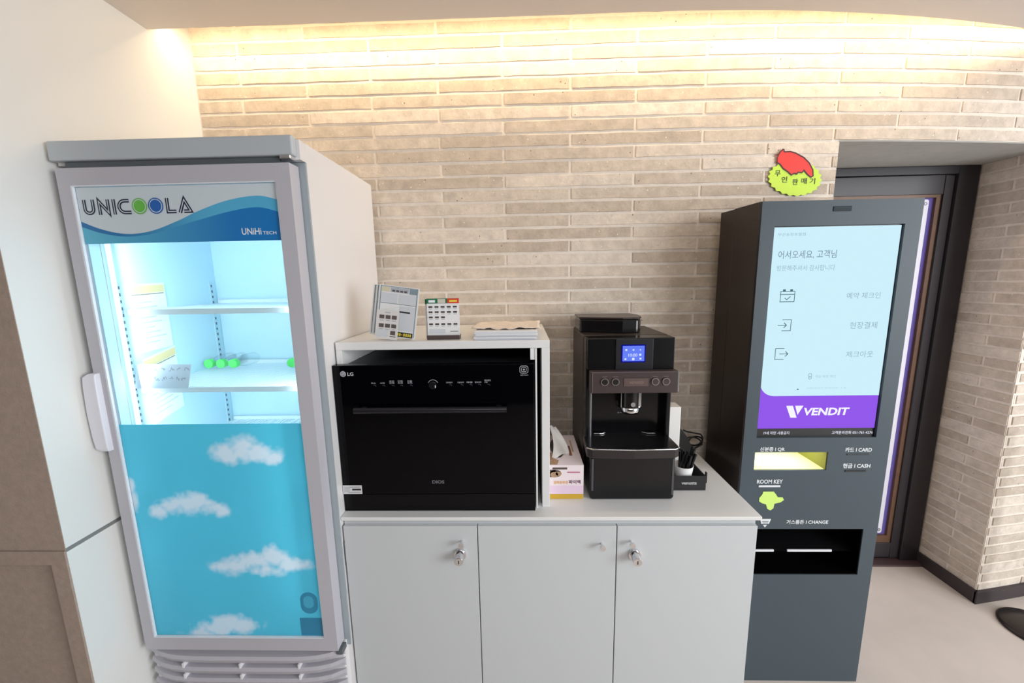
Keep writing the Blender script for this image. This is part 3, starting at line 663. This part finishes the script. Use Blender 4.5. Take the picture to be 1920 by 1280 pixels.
def decorB(pl, sh, P):
    e = .0005
    pl('header_print', 0, 1, .875, 1, e, mat('print_green', (30, 110, 74), .6), sh); pl('header_print', .64, 1, .875, .995, 2 * e, mat('print_red', (214, 62, 40), .6), sh)
    pl('header_word', .06, .26, .90, .96, 2 * e, WPR, sh); pl('header_photo', .34, .58, .88, .985, 2 * e, mat('print_dough', (206, 200, 184), .6), sh); pl('header_word', .70, .94, .91, .955, 3 * e, YEL, sh)
    dk_ = mat('print_dish2', (70, 58, 56), .6)
    for r, n in enumerate((5, 5, 3, 5)):
        v = .77 - r * .13 - (.04 if r == 3 else 0)
        for c in range(n): pl('photo_print', .05 + c * .19, .17 + c * .19, v, v + .042, e, dk_, sh); pl('caption_print', .06 + c * .19, .16 + c * .19, v - .035, v - .020, e, GRY, sh)
    pl('text_block', .05, .55, .13, .24, e, LGR, sh); pl('text_line', .70, .95, .17, .185, e, INK, sh)
st_ = thing('leaflet_stand', 'dark low stand holding the green and red menu cards', 'stand', (.335, .105, ZT - .0003))
stm = MB().box(.285, .387, .088, .094, ZT, ZT + .013).box(.285, .387, .110, .116, ZT, ZT + .014).box(.285, .387, .0939, .1101, ZT, ZT + .002); build(stm, 'holder', mat('holder_brown', (84, 70, 68), .3), st_, bevel=.001)
leaflet('menu_card', 'rear green-headed menu card in the dark stand', 'leaflet', (.279, .1065, ZT + .0022), .100, .122, 0, 0, .03, decorB, 'menu cards in the dark stand')
leaflet('menu_card', 'front menu card with green and red heading in the dark stand', 'leaflet', (.287, .0965, ZT + .0022), .100, .124, 0, 0, .03, decorB, 'menu cards in the dark stand')
# flat pile of pamphlets
PCOL = [(206, 208, 214), (222, 222, 224), (196, 198, 206), (226, 226, 228), (214, 216, 222), (224, 224, 226)]
PLAB = ['bottom', 'second from bottom', 'third from bottom', 'third from top', 'second from top', 'topmost grey']
z = ZT - .0003; PCOL = PCOL
for k in range(6):
    dx, dy = random.uniform(-.004, .004), random.uniform(-.004, .004); h = .0046
    t = tag(build(MB().box(.436 + dx, .626 + dx, .066 + dy, .285 + dy, z + .0001, z + h), 'pamphlet', mat('pamphlet_%d' % k, PCOL[k], .5), bevel=.0008), '%s pamphlet in the flat pile on the oven housing' % PLAB[k], 'pamphlet', 'pamphlets piled on the oven housing'); z += h
    t.location = (0, 0, 0)
kr = MB(); nu, nv = 22, 14; rn = np.random.RandomState(5)
x0_, x1_, y0_, y1_ = .424, .640, .088, .30
V = []
for j in range(nv + 1):
    for i in range(nu + 1):
        u, v = i / nu, j / nv; V.append((x0_ + (x1_ - x0_) * u - .004 * math.sin(5 * v), y0_ + (y1_ - y0_) * v + .004 * math.sin(9 * u), z + .0015 + .0030 * (1 + math.sin(11 * u + 4 * v)) * .5 + .0022 * abs(math.sin(17 * u - 6 * v)) + (.003 if j == 0 and i % 5 < 2 else 0)))
nn = len(V); V += [(a, b_, c - .0012) for a, b_, c in V]; W_ = nu + 1
fs = [(j * W_ + i, j * W_ + i + 1, (j + 1) * W_ + i + 1, (j + 1) * W_ + i) for j in range(nv) for i in range(nu)]
fs += [tuple(nn + k for k in reversed(f)) for f in fs]
for i in range(nu): fs += [(i, nn + i, nn + i + 1, i + 1), (nv * W_ + i, nv * W_ + i + 1, nn + nv * W_ + i + 1, nn + nv * W_ + i)]
for j in range(nv): fs += [(j * W_, (j + 1) * W_, nn + (j + 1) * W_, nn + j * W_), (j * W_ + nu, nn + j * W_ + nu, nn + (j + 1) * W_ + nu, (j + 1) * W_ + nu)]
kr.add(V, fs, True)
tag(build(kr, 'brochure', mat('brochure_cream', (230, 218, 208), .55, noise=.12, nscale=30)), 'crumpled cream brochure lying on top of the pamphlet pile', 'brochure')

# ================================================================== COFFEE MACHINE
K = thing('coffee_machine', 'black bean-to-cup coffee machine with blue display', 'coffee machine', (.93, .28, HC))
CBK = mat('coffee_black', (8, 8, 11), .25, spec=.4); CBR = mat('coffee_side', (44, 36, 33), .38); CBAR = mat('coffee_bar', (70, 58, 58), .38, .2)
build(MB().box(.788, 1.076, .215, .470, HC + .004, 1.398), 'body', CBR, K, bevel=.006)
for a_ in (.790, 1.058): build(MB().box(a_, a_ + .016, .165, .216, 1.04, 1.396), 'side_cheek', CBK, K, bevel=.004)
hdp = build(MB().box(.792, 1.073, .150, .216, 1.292, 1.397), 'head_panel', CBK, K, bevel=.003)
cpn = build(MB().box(.882, 1.002, .146, .151, 1.294, 1.394), 'display_surround', mat('coffee_panel', (26, 27, 33), .35), K, bevel=.001)
scr = build(MB().box(.900, .977, .1445, .1462, 1.318, 1.376), 'display_bezel', emis('disp_bezel', (18, 16, 150), .9), cpn)
build(MB().quad(.9035, .9735, 1.322, 1.3725, .1442), 'display', emis('disp_blue', (104, 128, 246), 1.0), scr)
dp = emis('disp_text', (206, 220, 255), 1.1)
lettering('10:00', .922, .951, 1.337, 1.347, .1440, dp, scr, .01)
dq = MB()
for x, zz, r in ((.938, 1.359, .0026), (.960, 1.343, .0034), (.938, 1.329, .004), (.913, 1.329, .003), (.961, 1.330, .003), (.915, 1.359, .003), (.960, 1.359, .002)): dq.quad(x - r, x + r, zz - r, zz + r, .1440)
build(dq, 'display_icons', dp, scr)
bar = build(MB().box(.797, 1.077, .118, .152, 1.222, 1.294), 'button_bar', CBAR, K, bevel=.004)
build(MB().box(1.0755, 1.0785, .120, .150, 1.226, 1.290), 'chrome_end', STEEL, bar); build(MB().box(.802, .804, .1165, .1185, 1.226, 1.290), 'bar_seam', mat('seam', (110, 98, 96), .4), bar)
for kx in (.842, .876, 1.002, 1.036):
    kb = build(MB().rod((kx, .118, 1.261), (kx, .114, 1.261), .0098, n=24), 'button', mat('button_black' if kx < .9 else 'button_grey', (22, 20, 20) if kx < .9 else (66, 56, 56), .35), bar)
    build(MB().ring(kx, 1.261, .0098, .0122, .1135, 28), 'button_ring', mat('button_chrome', (168, 156, 152), .3, .8), kb); build(MB().quad(kx - .008, kx + .008, 1.2765, 1.278, .1176), 'button_label', mat('lbl', (120, 110, 108), .5), kb)
dsp = build(MB().box(.903, .981, .1165, .1185, 1.246, 1.272), 'label_plate', mat('bar_plate', (104, 86, 82), .35, .3), bar); lettering('venusta', .920, .965, 1.254, 1.264, .1162, mat('plate_text', (134, 116, 112), .4), dsp)
build(MB().box(.806, 1.058, .205, .218, 1.04, 1.30), 'niche_back', mat('niche', (7, 7, 10), .18, spec=.4), K)
build(MB().side([(.168, 1.05), (.205, 1.05), (.205, 1.222), (.168, 1.222)], .798, .812), 'niche_highlight_edge', mat('niche_grey', (128, 128, 132), .25, .8), K, bevel=.004)  # grey strip standing in for the highlight down the niche's left edge
nz_ = build(MB().rod((.940, .172, 1.224), (.940, .172, 1.160), .0290, n=28), 'nozzle', mat('nozzle_black', (16, 16, 18), .15), K)
build(MB().lathe((.940, .172, 1.143), [(.020, -.004), (.029, -.002), (.0325, .004), (.0335, .018), (.030, .021)], 28), 'nozzle_ring', STEEL, nz_)
build(MB().box(.9655, .9735, .160, .172, 1.162, 1.224), 'nozzle_trim', STEEL, nz_); build(MB().box(.9070, .909, .160, .172, 1.162, 1.224), 'nozzle_trim', STEEL, nz_); build(MB().rod((.942, .1435, 1.176), (.942, .1415, 1.176), .0075, n=20), 'nozzle_badge', mat('badge', (180, 180, 184), .25, .7), nz_)
build(MB().disc(.910, 1.128, .003, .2044, 12).quad(.915, .940, 1.1265, 1.1295, .2044), 'niche_logo', mat('niche_print', (120, 120, 124), .5), K)
# hopper
P = [(.788, .30), (.930, .255), (.985, .262), (1.002, .290), (1.012, .36), (1.0, .43), (.79, .43)]
hop = build(MB().slab(P, 1.396, 1.446), 'bean_hopper', mat('hopper_smoke', (18, 16, 17), .14), K, bevel=.006)
build(MB().slab([(.93 + (x - .93) * 1.02, .34 + (y - .34) * 1.03) for x, y in P], 1.4465, 1.453), 'hopper_lid', mat('lid_brown', (52, 42, 38), .3), hop, bevel=.002)
# drip tray and waste drawer
tp = [(.790, .215), (.783, .090), (.800, .078), (.93, .070), (1.060, .076), (1.077, .088), (1.074, .215)]
tray = build(MB().slab(tp, 1.020, 1.052), 'drip_tray', mat('tray_brown', (44, 38, 38), .3), K, bevel=.003)
build(MB().slab([(x * .985 + .014, y * .98 + .004) for x, y in tp], 1.0522, 1.0545), 'tray_grate', mat('tray_top', (20, 20, 23), .15), tray)
build(MB().tube([(.7835, .089, 1.0515), (.80, .0765, 1.0515), (.93, .0685, 1.0515), (1.06, .0745, 1.0515), (1.077, .087, 1.0515)], .0022), 'chrome_trim', STEEL, tray)
for sg in (-1, 1):
    xm = .930 + sg * .105
    build(MB().tube([(xm, .190, 1.0575), (xm - sg * .028, .190, 1.0575), (xm - sg * .042, .202, 1.0575)], .0020), 'cup_guide', STEEL, tray)
dwp = rr(.795, 1.070, HC + .001, 1.020, .012)
build(MB().plate(dwp, .094, .215), 'waste_drawer', mat('drawer_smoke', (15, 15, 18), .25, spec=.4), K, bevel=.006, seg=3)
for a_, c_z in ((.800, .90), (1.060, .885)): build(MB().box(a_, a_ + .0065, .0925, .096, c_z, 1.011), 'drawer_edge', mat('drawer_edge', (92, 92, 98), .3, .5), K, bevel=.001)

# ================================================================== GLOVE / TISSUE BOX
T = thing('tissue_box', 'pink and white printed dispenser box with a sheet pulled out', 'box', (.72, .22, HC))
bx = build(MB().box(.6645, .776, .100, .350, HC + .0003, .986), 'carton', mat('carton_pink', (238, 224, 228), .5), T, bevel=.001)
build(MB().quad(.665, .7755, HC + .001, .885, .0995), 'print_band', mat('carton_gold', (206, 166, 52), .5), bx)
build(MB().quad(.665, .7755, .886, .915, .0996), 'print_band', mat('carton_lilac', (232, 206, 226), .5), bx)
BUN = mat('bun_print', (176, 142, 112), .6, noise=.2, nscale=120); DKP = mat('dark_bun_print', (84, 72, 64), .6)
build(MB().disc(.684, .958, .019, .0993, 18, .013).quad(.665, .684, .945, .971, .0993), 'food_print', DKP, bx); build(MB().disc(.680, .954, .013, .0991, 16, .010).disc(.694, .957, .010, .0991, 14, .007), 'food_print', BUN, bx)
build(MB().quad(.674, .722, .972, .979, .0993), 'dark_bar_print', DKP, bx)  # plain dark bar on the carton front
lettering('일회용위생', .678, .724, .921, .932, .0992, mat('letter_orange', (232, 172, 92), .5), bx, .02); lettering('파이백', .727, .766, .921, .935, .0992, mat('letter_plum', (120, 72, 104), .5), bx, .02)
build(MB().quad(.722, .764, .960, .964, .0992), 'print_line', mat('letter_rose', (190, 96, 128), .5), bx)
tz = .9865
def top(pts, z): 
    q = MB(); q.add([(x, y, z) for x, y in pts], [tuple(range(len(pts)))]); return q
build(top([(.6655, .105), (.690, .105), (.698, .135), (.684, .150), (.690, .185), (.6655, .20)], tz), 'food_print', BUN, bx)
build(top([(.738, .17), (.748, .17), (.748, .25), (.738, .25)], tz), 'lettering_block', mat('letter_brown', (150, 96, 72), .5), bx); build(top([(.752, .20), (.757, .20), (.757, .30), (.752, .30)], tz), 'lettering_block', mat('letter_tan', (196, 160, 130), .5), bx)
op = [(.700 + .024 * math.cos(t_), .235 + .080 * math.sin(t_)) for t_ in [2 * math.pi * k / 24 for k in range(24)]]
build(top(op, tz + .0002), 'opening', mat('opening_dark', (96, 84, 74), .7), bx)
gl = MB(); V = []; nu, nv = 8, 10
for j in range(nv + 1):
    for i in range(nu + 1):
        u, v = i / nu - .5, j / nv
        wdt = .062 * (1 - .75 * v) + .006
        V.append((.706 + u * wdt - .020 * v + .012 * math.sin(3 * v), .200 + .075 * v + .030 * u * (1 - v) - .035 * (1 - v) + .010 * math.sin(6 * u + 3 * v), tz + .004 + .062 * v ** 1.1 + .012 * math.cos(3.0 * u) * (1 - v) - .012 * (1 - v)))
W_ = nu + 1; n0 = len(V); V = V + [(a + .0006, b_ + .0008, c) for a, b_, c in V]
fs = [(j * W_ + i, j * W_ + i + 1, (j + 1) * W_ + i + 1, (j + 1) * W_ + i) for j in range(nv) for i in range(nu)]; fs += [tuple(n0 + k for k in reversed(f)) for f in fs]
gl.add(V, fs, True); build(gl, 'pulled_sheet', mat('tissue_white', (240, 238, 236), .7), T)

# ================================================================== ORGANISER TRAY, CUP, STIRRERS, CUP SLEEVE
OT = thing('organizer_tray', 'low black open tray with white venusta lettering beside the coffee machine', 'tray', (1.15, .26, HC))
OB = mat('tray_black', (34, 32, 33), .45)
ox0, ox1, oy0, oy1 = 1.082, 1.199, .150, .37
o_ = build(MB().box(ox0, ox1, oy0, oy1, HC + .0003, HC + .004), 'base', OB, OT)
build(MB().box(ox0, ox1, oy0, oy0 + .003, HC + .004, .920), 'front_wall', OB, OT); build(MB().box(ox0, ox1, oy1 - .003, oy1, HC + .004, .930), 'back_wall', OB, OT)
build(MB().box(ox1 - .003, ox1, oy0 + .003, oy1 - .003, HC + .004, .918), 'side_wall', OB, OT); build(MB().box(ox0, ox0 + .003, oy0 + .003, oy1 - .003, HC + .004, .918), 'side_wall', OB, OT)
build(MB().box(ox1, ox1 + .004, oy0 + .002, oy0 + .012, .893, .930), 'corner_clip', OB, OT)
lettering('venusta', 1.117, 1.168, .889, .899, oy0 - .0005, mat('tray_print', (200, 200, 200), .5), OT, .02)
cp_ = build(MB().lathe((1.139, .196, .8713), [(.0, .0), (.025, 0), (.0335, .068), (.0320, .068), (.0235, .003), (.0, .003)], 28), 'paper_cup', PAPER)
tag(cp_, 'white paper cup full of black stirrers in the low tray', 'cup')
rn = random.Random(11)
for k in range(16):
    a = rn.uniform(0, 6.28); r0 = rn.uniform(.004, .015); r1 = rn.uniform(.006, .026)
    p0 = (1.139 + r0 * math.cos(a), .196 + r0 * math.sin(a), .876); p1 = (1.147 + r1 * math.cos(a) + .008, .202 + r1 * math.sin(a), .992 + rn.uniform(-.03, .015))
    q = MB(); q.rod(p0, p1, .0052, n=8)
    tag(build(q, 'stirrer', mat('stirrer_black', (20, 20, 24), .3)), 'thin black stirrer standing in the white paper cup', 'stirrer', 'stirrers in the paper cup')
wc = build(MB().box(1.100, 1.160, .285, .345, HC + .0045, 1.118), 'carton', mat('sleeve_white', (236, 234, 230), .5), bevel=.003)
tag(wc, 'tall white carton standing behind the coffee machine in the tray', 'carton')
sp_ = build(MB().plate([(1.183, HC + .0003), (1.262, HC + .0003), (1.260, .905), (1.241, .938), (1.227, .966), (1.194, 1.007), (1.190, 1.075), (1.178, 1.092), (1.174, 1.08)], .378, .43), 'holder', mat('holder_black', (22, 21, 22), .5), bevel=.002)
tag(sp_, 'black sloping plastic holder behind the white carton', 'holder')
cb_ = MB(); P = []
for k in range(50):
    t_ = k / 49; a = t_ * 2 * math.pi * 2.1; P.append((1.286 + .032 * math.cos(a), .44 + .018 * math.sin(a * .5), .905 + .022 * math.sin(a) + .028 * t_))
P = [(1.27, .445, HC + .005)] + P + [(1.258, .452, .955), (1.245, .46, .96)]
cb_.tube(P, .0032); tag(build(cb_, 'power_cable', BLACK), 'looped black power cable on the worktop next to the kiosk', 'cable')

# ================================================================== KIOSK
Q = thing('self_service_kiosk', 'tall dark grey check-in kiosk with bright touch screen', 'kiosk', (1.62, .34, 0))
KF = mat('kiosk_grey', (70, 81, 88), .5, spec=.3); KB = mat('kiosk_black', (40, 31, 28), .3)
kx0, kx1, ky, kt = 1.367, 1.880, .24, 1.826
build(MB().slab([(kx0 - .018, .3705), (kx0 + .0005, .3705), (kx0 + .0005, .4005), (kx1 - .0005, .4005), (kx1 + .01, .448), (1.338, .448)], .0, kt - .001), 'body', KB, Q, bevel=.002)
hs = [(1.412, 1.829, 1.016, 1.747), (1.412, 1.669, .892, .961), (1.430, 1.829, .471, .660)]
fp = holes(kx0, kx1, 0.0, kt, ky, .400, hs)
# left flank is a separate dark sheet
FP = build(fp, 'front_panel', KF, Q)
build(MB().slab([(kx0 - .004, ky + .004), (kx0 - .0003, ky + .002), (kx0 - .0003, .370), (kx0 - .018, .370)], 0, kt), 'side_panel', KB, Q)
S = build(MB().box(1.412, 1.829, .249, .262, 1.016, 1.747), 'screen', BLACK, Q)
ys = .2485
def ui(mb, name, m): return build(mb, name, m, S)
scw = ramp = bpy.data.materials.new('screen_white'); scw.use_nodes = True; nt = scw.node_tree; nt.nodes.clear()
o_ = nt.nodes.new('ShaderNodeOutputMaterial'); e_ = nt.nodes.new('ShaderNodeEmission'); e_.inputs[0].default_value = lin((206, 240, 252)) + (1,); e_.inputs[1].default_value = 1.0; nt.links.new(e_.outputs[0], o_.inputs[0])
ui(MB().quad(1.415, 1.826, 1.048, 1.744, ys), 'screen_page', emis('screen_purple', (150, 92, 240), .95))
pg = [(1.826, 1.168), (1.826, 1.744)] + [(1.415, 1.744)] + [(1.415, 1.21)] + [(1.465 - .050 * math.cos(t_), 1.215 - .047 * math.sin(t_)) for t_ in [math.pi / 2 * k / 8 for k in range(1, 9)]]
ui(MB().plate(pg, ys - .0003, ys - .0001), 'screen_page', scw)
ux = emis('ui_grey', (122, 148, 168), .85); ul = emis('ui_pale', (160, 190, 210), .9); ud = emis('ui_dark', (84, 116, 132), .8); uw = emis('ui_white', (246, 246, 255), 1.0)
yu = ys - .0006
lettering('부산송정호텔점', 1.430, 1.520, 1.716, 1.726, yu, ul, S)
lettering('어서오세요, 고객님', 1.437, 1.627, 1.641, 1.669, yu, ux, S); lettering('방문해주셔서 감사합니다', 1.436, 1.627, 1.602, 1.621, yu, ul, S)
lettering('예약 체크인', 1.676, 1.787, 1.506, 1.527, yu, ul, S); lettering('현장결제', 1.698, 1.789, 1.404, 1.427, yu, ul, S); lettering('체크아웃', 1.697, 1.788, 1.304, 1.326, yu, ul, S)
lettering('객실 배정 확인', 1.600, 1.671, 1.233, 1.243, yu, emis('ui_fine', (176, 208, 224), .92), S); lettering('VENDIT KIOSK 1.0', 1.575, 1.710, 1.193, 1.199, yu, emis('ui_fine2', (186, 218, 236), .95), S)
i1 = MB().stroke([(1.456, 1.499), (1.503, 1.499), (1.503, 1.534), (1.456, 1.534), (1.456, 1.499)], .0022, yu).stroke([(1.456, 1.524), (1.503, 1.524)], .0022, yu).stroke([(1.471, 1.512), (1.478, 1.506), (1.490, 1.517)], .0024, yu).quad(1.463, 1.472, 1.535, 1.541, yu).quad(1.487, 1.496, 1.535, 1.541, yu)
ui(i1, 'calendar_icon', ud)
i2 = MB().stroke([(1.470, 1.438), (1.500, 1.438), (1.500, 1.400), (1.470, 1.400)], .0022, yu).stroke([(1.456, 1.419), (1.484, 1.419)], .0022, yu).stroke([(1.476, 1.428), (1.485, 1.419), (1.476, 1.410)], .0026, yu); ui(i2, 'check_in_icon', ud)
i3 = MB().stroke([(1.486, 1.338), (1.456, 1.338), (1.456, 1.300), (1.486, 1.300)], .0022, yu).stroke([(1.470, 1.319), (1.498, 1.319)], .0022, yu).stroke([(1.490, 1.328), (1.499, 1.319), (1.490, 1.310)], .0026, yu); ui(i3, 'check_out_icon', ud)
ui(MB().stroke(rr(1.577, 1.588, 1.229, 1.248, .004) + [rr(1.577, 1.588, 1.229, 1.248, .004)[0]], .002, yu).quad(1.580, 1.585, 1.234, 1.240, yu), 'key_icon', ul); ui(MB().quad(1.542, 1.548, 1.190, 1.194, yu), 'cursor', ud)
yv = ys - .0006
ui(MB().plate([(1.529, 1.088), (1.551, 1.088), (1.534, 1.132), (1.511, 1.132)], yv - .0001, yv).plate([(1.553, 1.098), (1.571, 1.132), (1.542, 1.132)], yv - .0001, yv), 'brand_mark', uw)
lettering('VENDIT', 1.574, 1.732, 1.096, 1.124, yv, uw, S, .035, .12)
lettering('19세 미만 사용금지', 1.440, 1.531, 1.025, 1.037, ys, mat('foot_text', (188, 190, 205), .5, emit=(188, 190, 205), es=.5), S, .01); lettering('고객문의전화 051-761-4276', 1.680, 1.823, 1.025, 1.037, ys, MATS['foot_text'], S, .01)
KW = mat('kiosk_print', (226, 230, 232), .5); yk = ky - .0005
def kl(body, x0, x1, z0, z1, bold=.02): lettering(body, x0, x1, z0, z1, yk, KW, FP, bold)
kl('신분증 I QR', 1.428, 1.515, .964, .982); kl('카드 I CARD', 1.727, 1.820, .961, .979); kl('현금 I CASH', 1.726, 1.822, .900, .918)
kl('ROOM KEY', 1.427, 1.519, .841, .857); kl('거스름돈 I CHANGE', 1.547, 1.698, .680, .697)
build(MB().box(1.735, 1.810, ky - .002, ky, .9495, .9545), 'card_slot', mat('slot_grey', (46, 54, 60), .4), FP); build(MB().box(1.735, 1.808, ky - .002, ky, .886, .8925), 'cash_slot', BLACK, FP)
build(MB().box(1.434, 1.511, ky - .002, ky, .828, .835), 'room_key_slot', mat('slot_white', (220, 222, 226), .4), FP)
build(MB().box(1.594, 1.652, ky - .002, ky, 1.790, 1.806), 'camera_window', mat('cam_window', (44, 52, 58), .6, spec=.2), FP, bevel=.001)
# scanner recess with yellowish lining and its own lamp
YL = mat('scanner_lining', (240, 240, 172), .5)
sr = build(MB().box(1.4125, 1.6685, .246, .3950, .8925, .8935).box(1.4125, 1.6685, .392, .3952, .8935, .9605), 'scanner_recess', YL, FP)
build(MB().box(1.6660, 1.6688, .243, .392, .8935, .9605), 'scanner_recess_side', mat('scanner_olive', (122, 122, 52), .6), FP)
l_ = area('scanner_lamp', (1.538, .318, .959), (1.538, .3181, .90), .24, .13, .42, (1.0, 1.0, .82)); l_.parent = Q; l_.location = Vector((1.538, .318, .959)) - Vector(ORG[Q.name])
build(MB().box(1.4305, 1.8285, .385, .3972, .4715, .6595).box(1.4305, 1.8285, .243, .385, .4715, .4735).box(1.8265, 1.8285, .243, .385, .4735, .6595).box(1.4305, 1.8265, .243, .385, .6575, .6595), 'change_tray_lining', mat('tray_lining', (5, 5, 7), .3, spec=.2), FP)
for a, c in ((1.432, 1.527), (1.578, 1.743)): build(MB().box(a, c, .262, .266, .550, .558), 'tray_lip', mat('lip_white', (222, 224, 228), .35), FP)
build(MB().side([(.266, .55), (.384, .60), (.384, .53)], 1.4307, 1.8262), 'change_chute', mat('chute_black', (8, 8, 10), .4, spec=.2), FP)
stk = [(1.452, .810), (1.450, .800), (1.440, .785), (1.440, .772), (1.452, .764), (1.466, .760), (1.472, .742), (1.484, .736), (1.494, .744), (1.496, .762), (1.518, .768), (1.529, .777), (1.524, .787), (1.506, .788), (1.498, .800), (1.490, .810)]
build(MB().plate(stk, yk - .001, yk), 'green_sticker', mat('sticker_lime', (206, 238, 122), .6), FP)
ct = MB().plate([(1.456, .681), (1.483, .681), (1.490, .701), (1.450, .701)], yk - .0004, yk).plate([(1.462, .677), (1.470, .667), (1.477, .677)], yk - .0004, yk); build(ct, 'cart_mark', KW, FP)
build(MB().quad(1.458, 1.481, .690, .693, yk - .0008).quad(1.460, 1.480, .684, .6865, yk - .0008), 'cart_mark_lines', KF, FP)

# ================================================================== WALL SIGN
ysg = yw(1.64) - .006
W = thing('wall_sign', 'yellow starburst paper sign with red pointing hand on the brick wall', 'sign', (1.64, ysg, 1.89))
def ysl(x): return yw(x) - .005
sb = []
for k in range(44):
    t_ = 2 * math.pi * k / 44; r = 1.0 if k % 2 == 0 else .92; sb.append((1.638 + .107 * r * math.cos(t_), 1.956 + .066 * r * math.sin(t_) - .08 * .1 * math.cos(t_)))
def bent(mb): mb.v = [(x, ysl(x) + y, z) for x, y, z in mb.v]; return mb
build(bent(MB().plate(sb, -.001, 0)), 'starburst', mat('sign_lime', (204, 236, 74), .6), W)
hand = [(1.584, 2.06), (1.587, 2.052), (1.609, 2.053), (1.631, 2.047), (1.664, 2.031), (1.687, 2.011), (1.704, 1.985), (1.707, 1.964), (1.699, 1.959), (1.685, 1.969), (1.669, 1.985), (1.662, 1.976), (1.647, 1.978), (1.642, 1.971), (1.632, 1.974), (1.622, 1.968), (1.609, 1.979), (1.588, 1.992), (1.574, 2.008), (1.562, 2.014), (1.561, 2.033), (1.57, 2.051), (1.58, 2.061)][::-1]
cx, cz = 1.64, 2.005
hcl = hand + [hand[0]]
build(bent(MB().plate(hand, -.002, -.001)), 'pointing_hand', mat('sign_red', (232, 44, 30), .55), W)
build(bent(MB().stroke(hcl, .0045, -.0024)), 'hand_outline', mat('sign_outline', (70, 16, 16), .6), W)
SGT = mat('sign_ink', (40, 66, 30), .6)
for ch, xx, zz in (('무', 1.568, 1.974), ('인', 1.596, 1.951), ('판', 1.639, 1.942), ('매', 1.673, 1.945), ('기', 1.706, 1.944)):
    lettering(ch, xx - .0105, xx + .0115, zz - .010, zz + .012, ysl(xx) - .0014, SGT, W, .015)

# ================================================================== STANCHION AT THE RIGHT EDGE
R = thing('stanchion', 'dark round-based post standing at the right edge by the brick pier', 'stanchion', (2.868, .462, 0))
SD = mat('stanchion_dark', (62, 56, 54), .3, .6)
build(MB().lathe((2.868, .462, 0), [(.0, .0005), (.126, .0005), (.127, .008), (.118, .016), (.05, .026), (.0, .028)], 40), 'base', SD, R)
build(MB().rod((2.868, .462, .024), (2.868, .462, .90), .018, n=18), 'post', mat('post_dark', (70, 72, 66), .35, .5), R)
build(MB().lathe((2.868, .462, .90), [(.018, 0), (.026, .01), (.028, .03), (.015, .05), (.0, .052)], 20), 'finial', SD, R)

flush_text()
